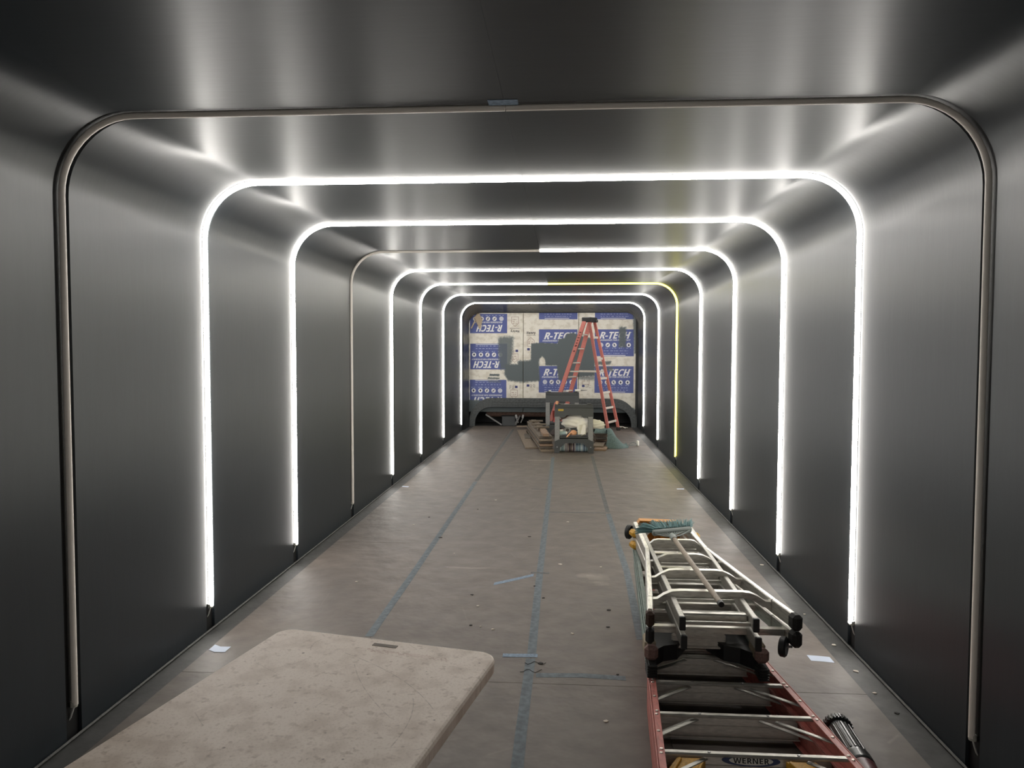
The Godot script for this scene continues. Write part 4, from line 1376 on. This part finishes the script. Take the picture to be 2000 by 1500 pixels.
# ---------------------------------------------------------------- far end: standing ladder, sawhorses, boards, cloths
func build_standing_ladder() -> void:
	var t := thing("stepladder", "tall red stepladder standing open before the printed boards", "ladder", Vector3(0.43, 0, -15.37))
	var foot := {"fn": Vector3(-0.327, 0, -15.1), "ff": Vector3(-0.057, 0, -15.65), "rn": Vector3(0.925, 0, -15.1), "rf": Vector3(1.17, 0, -15.65)}
	var head := {"fn": Vector3(0.425, 2.29, -15.24), "ff": Vector3(0.548, 2.29, -15.5), "rn": Vector3(0.522, 2.28, -15.24), "rf": Vector3(0.645, 2.28, -15.5)}
	var across := (foot.ff - foot.fn as Vector3).normalized()
	var spread := across.cross(Vector3.UP).normalized()
	for k in ["fn", "ff", "rn", "rf"]:
		var front: bool = k[0] == "f"
		var s := Shape.new()
		s.beam(foot[k] + Vector3(0, 0.03, 0), head[k], 0.03, 0.088 if front else 0.062, spread, 0.003)
		var rail := part("front_rail" if front else "rear_rail", s, M.red, t)
		if k == "fn":   # lettering down the near rail, too small to read
			var marks := Shape.new()
			rng.seed = 17
			for j in 26:
				var u := 0.3 + 0.024 * j
				var c: Vector3 = (foot[k] as Vector3).lerp(head[k], u) - across * 0.0165
				if j % 7 != 5:
					marks.box(Transform3D(Basis((head[k] - foot[k] as Vector3).normalized(), spread, across), c), Vector3(rng.randf_range(0.018, 0.036), rng.randf_range(0.03, 0.05), 0.001), 0.0)
			part("lettering", marks, M.red_print, rail)
		var f := foot[k] as Vector3
		part("foot", Shape.new().block(f + Vector3(-0.045, 0, -0.03), f + Vector3(0.045, 0.07, 0.03), 0.01), M.rubber, t, "black rubber foot")
	for j in 7:
		var u := (0.26 + 0.293 * j) / 2.29
		var a: Vector3 = (foot.fn as Vector3).lerp(head.fn, u)
		var b: Vector3 = (foot.ff as Vector3).lerp(head.ff, u)
		var s := Shape.new().beam(a + across * 0.014, b - across * 0.014, 0.08, 0.026, Vector3.UP, 0.004)
		part("step", s, M.alu_plate, t)
	for y in [0.21, 0.5, 0.82, 1.11, 1.52, 1.96]:
		var u: float = y / 2.28
		var a: Vector3 = (foot.rn as Vector3).lerp(head.rn, u)
		var b: Vector3 = (foot.rf as Vector3).lerp(head.rf, u)
		part("rear_bar", Shape.new().beam(a + across * 0.014, b - across * 0.014, 0.02, 0.045, Vector3.UP, 0.003), M.alu_plate, t)
	for e in [["fn", "rn"], ["ff", "rf"]]:
		var a: Vector3 = (foot[e[0]] as Vector3).lerp(head[e[0]], 0.55)
		var b: Vector3 = (foot[e[1]] as Vector3).lerp(head[e[1]], 0.55)
		part("spreader", Shape.new().beam(a + across * 0.02, b + across * 0.02, 0.006, 0.03, Vector3.UP, 0.001), M.alu_plate, t)
	var mid: Vector3 = (head.fn + head.ff + head.rn + head.rf as Vector3) * 0.25
	part("top_cap", Shape.new().box(Transform3D(Basis(across.cross(Vector3.UP), Vector3.UP, across).orthonormalized(), mid + Vector3(0, 0.04, 0)), Vector3(0.2, 0.1, 0.36), 0.014), M.black_plastic, t, "black top cap")
	part("tool_hook", Shape.new().box(Transform3D(Basis(), Vector3(0.68, 2.3, -15.42)), Vector3(0.06, 0.05, 0.12), 0.01), M.black_plastic, t)


# folding sawhorse seen from its long side: beam, two pairs of legs, tray between them, braced feet
func sawhorse(label: String, at: Vector3, wide: float, high: float) -> Node3D:
	var t := thing("sawhorse", label, "sawhorse", at, "folding sawhorses")
	var B := func(x0: float, y0: float, z0: float, x1: float, y1: float, z1: float, r := 0.006) -> Shape: return Shape.new().block(at + Vector3(x0, y0, z0), at + Vector3(x1, y1, z1), r)
	var h := wide * 0.5
	var top: Shape = B.call(-h, high - 0.06, -0.05, h, high, 0.05)
	for x in [-h + 0.03, h - 0.1]:
		top.block(at + Vector3(x, high, -0.05), at + Vector3(x + 0.07, high + 0.018, 0.05), 0.004)
	part("top_beam", top, M.saw_black, t)
	for s in [1.0, -1.0]:   # s: towards the camera or away
		var apron := Shape.new()
		var o := PackedVector2Array([Vector2(-h, high - 0.06), Vector2(h, high - 0.06), Vector2(h + 0.005, high - 0.22), Vector2(h - 0.16, high - 0.22), Vector2(h - 0.2, high - 0.18), Vector2(-h + 0.2, high - 0.18), Vector2(-h + 0.16, high - 0.22), Vector2(-h - 0.005, high - 0.22)])
		var tilt := Basis(Vector3(1, 0, 0), s * -0.2)
		var z := Vector3(0, 0, s * 0.055)
		apron.prism(o, -0.012, 0.012, Transform3D(tilt, at + z - tilt * Vector3(0, high - 0.06, 0) + Vector3(0, high - 0.06, 0)))
		part("apron", apron, M.saw_black, t)
		for x in [-h + 0.045, h - 0.045]:
			part("leg", Shape.new().beam(at + Vector3(x, 0.14, s * 0.19), at + Vector3(x, high - 0.2, s * 0.09), 0.082, 0.03, Vector3(0, 0, 1), 0.004), M.grey_leg, t)
			var bolt := Shape.new().lathe([Vector2(0, 0.008), Vector2(0.012, 0.006), Vector2(0.012, 0)], 8, Transform3D(Basis(Vector3(1, 0, 0), s * PI / 2), at + Vector3(x, 0.1, s * 0.222)))
			part("bolt", bolt, M.steel, t)
		var base := PackedVector2Array([Vector2(-h, 0), Vector2(-h, 0.19), Vector2(-h + 0.1, 0.235), Vector2(h - 0.1, 0.235), Vector2(h, 0.19), Vector2(h, 0), Vector2(h - 0.08, 0), Vector2(h - 0.095, 0.09), Vector2(h - 0.18, 0.165), Vector2(-h + 0.18, 0.165), Vector2(-h + 0.095, 0.09), Vector2(-h + 0.08, 0)])
		part("foot_frame", Shape.new().prism(base, s * 0.205 - 0.015, s * 0.205 + 0.015, Transform3D(Basis(), at)), M.saw_black, t)
	part("tray", B.call(-h + 0.08, 0.245, -0.19, h - 0.08, 0.265, 0.19), M.saw_black, t)
	return t


func plank(label: String, a: Vector3, b: Vector3, wide: float, thick: float, tone: int, group := "boards stacked on the floor") -> void:
	var s := Shape.new().beam(a + Vector3(0, thick * 0.5, 0), b + Vector3(0, thick * 0.5, 0), wide, thick, Vector3.UP, 0.003)
	solo("board", s, M.woods[tone], label, "board", (a + b) * 0.5, group)


# crumpled cloth: a closed rounded lump with folds
func bundle(at: Vector3, size: Vector3, seed_: int, depth: float) -> Shape:
	var f := FastNoiseLite.new()
	f.seed = seed_
	f.frequency = 0.8
	f.fractal_octaves = 2
	return Shape.new().sheet(40, 22, func(u: float, v: float) -> Vector3:
		var a := u * TAU
		var b := (v - 0.5) * PI
		var d := Vector3(cos(a) * cos(b), sin(b), sin(a) * cos(b))
		var r := 1.0 + depth * (1.0 - 2.0 * absf(f.get_noise_3d(d.x * 1.6, d.y * 1.6, d.z * 1.6)))
		r += depth * 0.6 * f.get_noise_3d(d.x * 4, d.y * 4 + 9, d.z * 4)
		var p := d * size * r
		p.y = maxf(p.y, -size.y * 0.75)
		return at + p)


# cloth gathered into long smooth folds that run aslant
func folds(at: Vector3, size: Vector3, slant: float, phase: float) -> Shape:
	return Shape.new().sheet(48, 26, func(u: float, v: float) -> Vector3:
		var a := u * TAU
		var b := (v - 0.5) * PI
		var d := Vector3(cos(a) * cos(b), sin(b), sin(a) * cos(b))
		var w := (d.y + d.x * slant) * 5.5 + phase + 0.8 * sin(d.x * 2.3 + phase)
		var r := 1.0 + 0.085 * (1.0 - 1.6 * absf(sin(w))) + 0.05 * sin(d.x * 4.0 + phase * 2.0)
		var p := d * size * r
		p.y = maxf(p.y, -size.y * 0.8) + slant * p.x * 0.35
		return at + p)


func build_far_end() -> void:
	build_standing_ladder()
	sawhorse("black folding sawhorse standing at the back, in front of the standing ladder", Vector3(-0.02, 0, -14.62), 0.66, 0.86)
	var front := sawhorse("black folding sawhorse nearest the camera, cloths and tools on its tray", Vector3(0.177, 0, -12.3), 0.64, 0.79)
	part("label_sticker", Shape.new().box(Transform3D(Basis(Vector3(1, 0, 0), -0.2), Vector3(-0.04, 0.7, -12.221)), Vector3(0.085, 0.03, 0.001), 0.0), M.label_yellow, front, "small yellow label")
	part("label_print", Shape.new().box(Transform3D(Basis(Vector3(1, 0, 0), -0.2), Vector3(-0.04, 0.7, -12.2195)), Vector3(0.07, 0.008, 0.001), 0.0), M.ink, front)
	# bits lying on the sawhorse tops
	var cl := thing("bar_clamp", "small pale clamp with an orange end lying on the nearest sawhorse", "clamp", Vector3(-0.05, 0.79, -12.27))
	part("bar", Shape.new().block(Vector3(-0.07, 0.79, -12.28), Vector3(0.02, 0.803, -12.26), 0.002), M.grey_leg, cl)
	part("jaw", Shape.new().block(Vector3(-0.125, 0.79, -12.3), Vector3(-0.085, 0.845, -12.245), 0.006), M.peach, cl)
	for k in 2:
		var x: float = [-0.29, 0.06][k]
		solo("tape_scrap", Shape.new().block(Vector3(x, 0.878, -14.62), Vector3(x + 0.05, 0.9, -14.58), 0.004), M.white, ["left white scrap on the rear sawhorse's top", "right white scrap on the rear sawhorse's top"][k], "scrap", Vector3(x, 0.878, -14.6), "scraps on the rear sawhorse")
	var spike := thing("caulk_tube", "pale tube with a grey nozzle lying on the rear sawhorse's right end", "tube", Vector3(0.3, 0.878, -14.6))
	part("body", Shape.new().tube([Vector3(0.23, 0.9, -14.6), Vector3(0.34, 0.9, -14.6)], 0.022, 10), M.canvas, spike)
	part("nozzle", Shape.new().tube([Vector3(0.34, 0.9, -14.6), Vector3(0.47, 0.903, -14.62)], [0.012, 0.005], 8), M.grey_leg, spike)
	# boards left of the sawhorses
	var n := Vector3(-0.29, 0, -12.3)
	var f := Vector3(-0.62, 0, -14.9)
	var tiers := ["bottom board of the left stack", "second board from the bottom of the left stack", "third board from the bottom of the left stack", "fourth board from the bottom of the left stack", "second board from the top of the left stack", "top board of the left stack"]
	for k in 6:
		var o := Vector3([0.03, 0.0, 0.015, -0.01, 0.012, -0.004][k], 0.042 * k, [0.1, 0.0, 0.03, -0.02, 0.04, -0.05][k])
		plank(tiers[k] + ", beside the nearest sawhorse", n + o, f + o, 0.225, 0.036, k % 4)
	var top := 0.252
	for k in 5:
		var u: float = [0.06, 0.22, 0.4, 0.62, 0.84][k]
		var c := n.lerp(f, u) + Vector3(0.0, top, 0)
		var d := Vector3(-0.12, 0, -1).normalized()
		var p := c - d * 0.22 + Vector3(0.02 * (k % 2), 0, 0)
		plank(["shortest reddish offcut lying on the near end of the left stack", "second reddish offcut from the near end of the left stack", "middle offcut of five lying on the left stack", "fourth offcut from the near end of the left stack", "farthest offcut lying on the left stack"][k], p, p + d * 0.42, 0.1, 0.05, [2, 2, 0, 0, 0][k], "offcuts on the left stack")
	for k in 3:
		var u: float = [0.3, 0.5, 0.75][k]
		var c := n.lerp(f, u) + Vector3(0, 0.304, 0)
		plank(["nearest cross piece lying over the offcuts", "middle cross piece lying over the offcuts", "farthest cross piece lying over the offcuts"][k], c + Vector3(-0.13, 0, 0.02), c + Vector3(0.14, 0, -0.02), 0.06, 0.03, 1, "cross pieces on the left stack")
	plank("loose wide board lying on the floor left of the stack", Vector3(-0.53, 0, -12.55), Vector3(-0.84, 0, -15.3), 0.235, 0.03, 0)
	plank("short dark piece lying on the loose wide board", Vector3(-0.66, 0.03, -13.75), Vector3(-0.71, 0.03, -14.4), 0.11, 0.02, 3)
	plank("long thin board lying on the floor beside the left stack", Vector3(-0.45, 0, -12.6), Vector3(-0.76, 0, -15.2), 0.05, 0.03, 3)
	plank("thin pale strip sticking out left from the far end of the left stack", Vector3(-1.0, 0.03, -15.85), Vector3(-0.6, 0.05, -15.7), 0.06, 0.03, 0)
	# boards right of the sawhorses
	for k in 5:
		var o := Vector3([0.0, 0.02, -0.01, 0.015, 0.0][k], 0.044 * k, [0.0, -0.05, 0.04, -0.02, 0.03][k])
		plank(["bottom board of the right stack", "second board from the bottom of the right stack", "middle board of the right stack", "second board from the top of the right stack", "top board of the right stack"][k] + ", under the teal towel", Vector3(0.68, 0, -13.3) + o, Vector3(0.6, 0, -14.9) + o, 0.23, 0.036, (k + 1) % 4)
	plank("lower of two short boards in front of the teal towel", Vector3(0.62, 0, -12.4), Vector3(0.7, 0, -12.95), 0.2, 0.03, 2)
	plank("upper of two short boards in front of the teal towel", Vector3(0.6, 0.03, -12.6), Vector3(0.66, 0.03, -13.1), 0.18, 0.03, 0)
	# cloths
	var c := thing("canvas_cloth", "bunched cream canvas drop cloth on the nearest sawhorse's tray", "cloth", Vector3(0.25, 0.265, -12.3))
	part("bundle", folds(Vector3(0.2, 0.5, -12.33), Vector3(0.22, 0.125, 0.07), 0.3, 0.0), M.canvas, c)
	part("fold", folds(Vector3(0.34, 0.43, -12.3), Vector3(0.13, 0.15, 0.065), -0.5, 1.0), M.canvas, c)
	part("tail", folds(Vector3(0.55, 0.46, -12.3), Vector3(0.14, 0.085, 0.055), -0.35, 2.0), M.canvas, c)
	part("flap", Shape.new().sheet(14, 14, func(u: float, v: float) -> Vector3: return Vector3(0.24 + 0.13 * u, 0.46 - 0.16 * v, -12.17 + 0.012 * sin(u * 7.0 + v * 2.0)), 0.004), M.canvas, c)
	var towel := thing("towel", "rumpled grey-teal towel hanging over the right stack onto the floor", "towel", Vector3(0.85, 0, -12.95))
	part("upper_fold", Shape.new().sheet(30, 16, func(u: float, v: float) -> Vector3:
		var x := 0.54 + 0.27 * u
		var y := 0.222 + 0.085 * sqrt(maxf(0.0, sin(v * PI))) * (0.65 + 0.35 * sin(u * PI)) + 0.02 * sin(u * 11.0 + v * 5.0) * sin(v * PI)
		return Vector3(x + 0.03 * sin(v * 6.0), y, -13.18 + 0.22 * (0.5 - v)), 0.005), M.towel, towel)
	part("fallen_fold", Shape.new().sheet(40, 22, func(u: float, v: float) -> Vector3:
		var x := 0.765 + 0.36 * u
		var tall := lerpf(0.3, 0.045, smoothstep(0.0, 1.0, u)) + 0.035 * sin(u * PI * 2.0)
		var y := 0.004 + tall * pow(maxf(0.0, sin(v * PI)), 0.7) + 0.018 * sin(u * 9.0 - v * 14.0) * sin(v * PI)
		return Vector3(x + 0.05 * (v - 0.5) * (1.0 - u) + 0.02 * sin(v * 8.0), y, -12.98 + (0.5 - v) * (0.5 + 0.15 * sin(u * 4.0))), 0.005), M.towel, towel)
	var belt := thing("strap", "thin teal strap with a white buckle lying right of the towel", "strap", Vector3(1.2, 0, -13.2))
	for k in 2:
		var p: Array = []
		for j in 9:
			p.append(Vector3(1.15 + 0.02 * j, 0.03 + 0.03 * sin(j * 0.4) * (1 - k), -13.0 - 0.02 * j + 0.1 * k))
		part("band", Shape.new().swept(p, Vector3(0, 0.3, 1), 0.03, 0.004), M.towel, belt)
	part("buckle", Shape.new().box(Transform3D(Basis(Vector3(0, 1, 0), 0.4), Vector3(1.32, 0.05, -13.1)), Vector3(0.035, 0.09, 0.05), 0.006), M.white, belt)
	var rag := Shape.new().sheet(8, 14, func(u: float, v: float) -> Vector3: return Vector3(-0.19 + 0.06 * u + 0.02 * v, 0.66 - 0.2 * v, -12.62 + 0.015 * sin(u * 6.0 + v * 5.0)), 0.004)
	solo("red_rag", rag, M.rag_red, "faded red rag hanging left behind the nearest sawhorse", "rag", Vector3(-0.16, 0.46, -12.62))
	solo("brown_rag", bundle(Vector3(0.03, 0.56, -12.36), Vector3(0.06, 0.07, 0.03), 31, 0.2), M.bare_brown, "small brown rag behind the cream canvas cloth", "rag", Vector3(0.06, 0.43, -12.42))
	# tools on the tray of the nearest sawhorse
	var y := 0.265
	var glove := thing("work_glove", "peach work glove lying on the nearest sawhorse's tray", "glove", Vector3(0.16, y, -12.16))
	part("palm", bundle(Vector3(0.17, y + 0.06, -12.17), Vector3(0.05, 0.045, 0.05), 41, 0.1), M.peach, glove)
	for k in 4:
		var a := Vector3(0.14 - 0.012 * k, y + 0.075 - 0.014 * k, -12.14)
		part("finger", Shape.new().tube([a, a + Vector3(-0.03, -0.02, 0.02), a + Vector3(-0.055, -0.05, 0.02)], [0.014, 0.013, 0.009], 8), M.peach, glove)
	var can := thing("spray_can", "small pale spray can lying on the tray left of the glove", "can", Vector3(0.0, y, -12.2))
	part("body", Shape.new().tube([Vector3(-0.07, y + 0.045, -12.2), Vector3(0.04, y + 0.05, -12.22)], 0.033, 14), M.stripe, can)
	part("cap", Shape.new().tube([Vector3(0.04, y + 0.05, -12.22), Vector3(0.065, y + 0.051, -12.224)], 0.028, 14), M.white, can)
	var cup := thing("white_cup", "white cup standing at the left of the nearest sawhorse's tray", "cup", Vector3(-0.03, y, -12.3))
	part("body", Shape.new().lathe([Vector2(0, 0), Vector2(0.032, 0), Vector2(0.042, 0.1), Vector2(0.038, 0.1), Vector2(0.03, 0.01), Vector2(0, 0.01)], 16, Transform3D(Basis(), Vector3(-0.03, y, -12.3))), M.white, cup)
	var roll := thing("tape_roll", "dark tape roll leaning on the tray beside the white cup", "tape roll", Vector3(0.06, y, -12.25))
	part("ring", Shape.new().lathe([Vector2(0.028, -0.02), Vector2(0.055, -0.02), Vector2(0.055, 0.02), Vector2(0.028, 0.02), Vector2(0.028, -0.02)], 20, Transform3D(Basis(Vector3(1, 0, 0), 1.2), Vector3(0.07, y + 0.09, -12.26))), M.grey_leg, roll)
	var pl := thing("pliers", "steel pliers lying at the right of the nearest sawhorse's tray", "pliers", Vector3(0.36, y, -12.16))
	part("handle", Shape.new().tube([Vector3(0.29, y + 0.012, -12.12), Vector3(0.34, y + 0.03, -12.15), Vector3(0.37, y + 0.045, -12.18)], 0.009, 8), M.steel, pl)
	part("handle", Shape.new().tube([Vector3(0.3, y + 0.012, -12.18), Vector3(0.34, y + 0.03, -12.17), Vector3(0.37, y + 0.045, -12.18)], 0.009, 8), M.steel, pl)
	part("jaw", Shape.new().tube([Vector3(0.37, y + 0.045, -12.18), Vector3(0.41, y + 0.065, -12.2)], [0.013, 0.006], 8), M.steel, pl)
	# striped rolls under the tray
	for k in 3:
		var x: float = [-0.02, 0.13, 0.31][k]
		var w: float = [0.05, 0.055, 0.1][k]
		var r := thing("striped_roll", ["left striped cloth roll under the nearest sawhorse", "middle brownish striped cloth roll under the nearest sawhorse", "wide blue striped cloth roll under the nearest sawhorse, right"][k], "cloth roll", Vector3(x, 0, -12.3), "striped rolls under the sawhorse")
		part("roll", Shape.new().tube([Vector3(x - w, 0.075, -12.28), Vector3(x + w, 0.075, -12.28)], 0.075, 18), [M.stripe, M.bare_brown, M.stripe][k], r)
		for j in 5:
			var p := x - w + w * 2.0 * (j + 0.5) / 5.0
			part("stripe", Shape.new().tube([Vector3(p - w * 0.06, 0.075, -12.28), Vector3(p + w * 0.06, 0.075, -12.28)], 0.0758, 18), [M.towel, M.white, M.blue_ink][(j + k) % 3], r)


# ---------------------------------------------------------------- masking tape, scraps and chips on the floor
func tape(label: String, pts: Array, wide: float, m: Material, group := "", y := 0.0004) -> void:
	var s := Shape.new()
	var v: Array = []
	for p in pts:
		v.append(Vector3(p[0], y, p[1]))
	s.swept(v, Vector3(0, 0, 1) if absf(v[-1].x - v[0].x) > absf(v[-1].z - v[0].z) else Vector3(1, 0, 0), wide, 0.0008)
	var c: Vector3 = (v[0] + v[-1]) * 0.5
	solo("masking_tape", s, m, label, "masking tape", Vector3(c.x, 0, c.z), group)


func build_floor_tape() -> void:
	var g := "strips of blue masking tape on the floor"
	tape("long faded blue tape line along the left of the floor, far stretch", [[-1.065, -15.7], [-1.1, -11.0], [-1.118, -9.4]], 0.05, M.tape_faint, g)
	tape("long faded blue tape line along the left of the floor, near stretch", [[-1.12, -9.35], [-1.129, -5.3], [-1.138, -4.2]], 0.05, M.tape_worn, g)
	tape("long blue tape line down the middle of the floor, from the sawhorse nearer", [[-0.159, -11.6], [-0.162, -9.0], [-0.167, -7.6], [-0.172, -5.26], [-0.169, -4.02]], 0.05, M.tape_worn, g)
	tape("blue tape line in the middle of the floor, stretch nearest the camera", [[-0.172, -3.96], [-0.179, -3.2], [-0.18, -2.4]], 0.052, M.tape_worn, g)
	tape("blue tape line right of the middle, far stretch ending near the sawhorse", [[0.463, -11.8], [0.468, -8.4], [0.47, -7.68]], 0.045, M.tape_faint, g)
	tape("blue tape line right of the middle, ending beside the ladder pile", [[0.47, -7.6], [0.48, -6.4], [0.492, -5.6], [0.468, -4.6], [0.46, -4.27]], 0.05, M.tape_worn, g)
	tape("thin cross strip of tape joining the middle and right lines halfway along", [[-0.142, -7.635], [0.446, -7.634]], 0.03, M.tape_faint, g)
	tape("cross strip of tape from the middle line to the red ladder", [[-0.135, -3.755], [0.1, -3.77], [0.328, -3.752]], 0.05, M.tape_worn, g)
	tape("bright blue strip of tape laid across the middle line", [[-0.328, -3.99], [-0.23, -3.995], [-0.135, -3.998]], 0.045, M.tape_blue, g, 0.0013)
	tape("loose slanting blue strip of tape left of the middle line", [[-0.495, -5.23], [-0.36, -5.34], [-0.217, -5.464]], 0.06, M.tape_blue, g)
	tape("thin pale tape mark touching the middle line far back", [[-0.383, -8.902], [-0.19, -8.89]], 0.035, M.tape_faint, g)
	tape("pale tape scrap on the left floor edge, nearest the camera", [[-1.985, -3.975], [-1.94, -3.95], [-1.88, -3.952]], 0.075, M.tape_pale, g, 0.002)
	tape("pale tape scrap on the right floor edge, nearest the camera", [[1.357, -4.082], [1.42, -4.075], [1.475, -4.064]], 0.075, M.tape_pale, g)
	tape("pale tape scrap on the left floor edge, halfway along", [[-1.99, -8.942], [-1.904, -8.915]], 0.05, M.tape_pale, g, 0.0016)
	tape("pale tape scrap on the right floor edge, halfway along", [[1.391, -9.043], [1.479, -9.05]], 0.05, M.tape_pale, g)
	tape("small stub of tape crossing the middle line, near the loose strip", [[-0.24, -5.52], [-0.1, -5.515]], 0.035, M.tape_faint, g, 0.0013)
	# scraps
	rng.seed = 3
	var chips := [[-0.558, -4.76, 0], [-1.44, -6.97, 0], [-0.5, -4.4, 0], [-0.42, -4.36, 0], [0.06, -4.33, 0], [0.3, -5.7, 0], [-0.02, -5.75, 0], [-0.9, -6.0, 0], [-0.75, -8.2, 0], [0.05, -7.2, 0], [0.2, -3.3, 0], [-1.5, -5.2, 0], [1.3, -5.6, 0], [1.56, -3.95, 0], [1.57, -4.3, 0], [1.55, -3.7, 0], [1.56, -4.8, 0], [1.58, -5.9, 0],
		[-0.62, -4.98, 1], [-0.13, -4.95, 1], [0.3, -4.75, 1], [0.28, -4.45, 1], [-0.56, -4.42, 1], [-0.2, -5.2, 1], [-1.35, -7.3, 1], [-1.1, -6.5, 1], [0.29, -3.79, 1], [-0.12, -3.9, 1], [1.15, -5.1, 1], [-0.3, -6.6, 1], [-0.9, -7.7, 1], [1.57, -3.5, 1]]
	chips.sort_custom(func(p, q): return p[1] > q[1])
	var met := {}
	for c in chips:
		var r := rng.randf_range(0.008, 0.017)
		var o := PackedVector2Array()
		for k in 6:
			o.append(Vector2(cos(TAU * k / 6) * r * rng.randf_range(0.5, 1.3), sin(TAU * k / 6) * r * rng.randf_range(0.4, 1.0)))
		var y := GROUND if c[0] > 1.499 else 0.0
		var where: String = "in the dark gutter along the right wall" if c[0] > 1.499 else ("near the left floor edge" if c[0] < -1.2 else ("between the left and middle tape lines" if c[0] < -0.19 else ("between the middle and right tape lines" if c[0] < 0.49 else "on the floor right of the ladder pile")))
		var key := where + str(c[2])
		met[key] = met.get(key, 0) + 1
		var rank: String = ["nearest", "second nearest", "third nearest", "fourth nearest", "fifth nearest", "sixth nearest", "seventh nearest", "eighth nearest"][met[key] - 1]
		var t := Transform3D(Basis(Vector3(1, 0, 0), Vector3(0, 0, 1), Vector3(0, -1, 0)), Vector3(c[0], y, c[1]))
		var s := Shape.new().prism(o, 0.0, -0.004, t)
		if c[2] == 0:
			solo("debris_chip", s, M.chip_pale, rank + " pale debris chip " + where, "debris", Vector3(c[0], y, c[1]), "pale chips " + where)
		else:
			solo("debris_crumb", s, M.chip_dark, rank + " dark debris crumb " + where, "debris", Vector3(c[0], y, c[1]), "dark crumbs " + where)
	for k in 2:   # dark threads by the cross strip
		var p: Array = []
		for j in 8:
			p.append(Vector3(-0.2 + 0.016 * j - 0.02 * k, 0.0025, -3.9 + 0.1 * k + 0.02 * sin(j * 1.4 + k)))
		solo("thread", Shape.new().tube(p, 0.0014, 5), M.chip_dark, ["dark curled thread on the middle tape line, farther one", "dark curled thread beside the middle tape line, nearer one"][k], "thread", Vector3(-0.15, 0, -3.88 + 0.1 * k))
	var scrap := Shape.new().sheet(12, 8, func(u: float, v: float) -> Vector3: return Vector3(1.22 + 0.17 * u, 0.012 + 0.05 * absf(sin(u * 5.0 + v * 3.0)) * (1.0 - u * 0.7), -15.9 - 0.12 * v), 0.003)
	solo("paper_scrap", scrap, M.paper, "crumpled white paper scrap on the floor right of the standing ladder", "paper", Vector3(1.3, 0, -15.95))
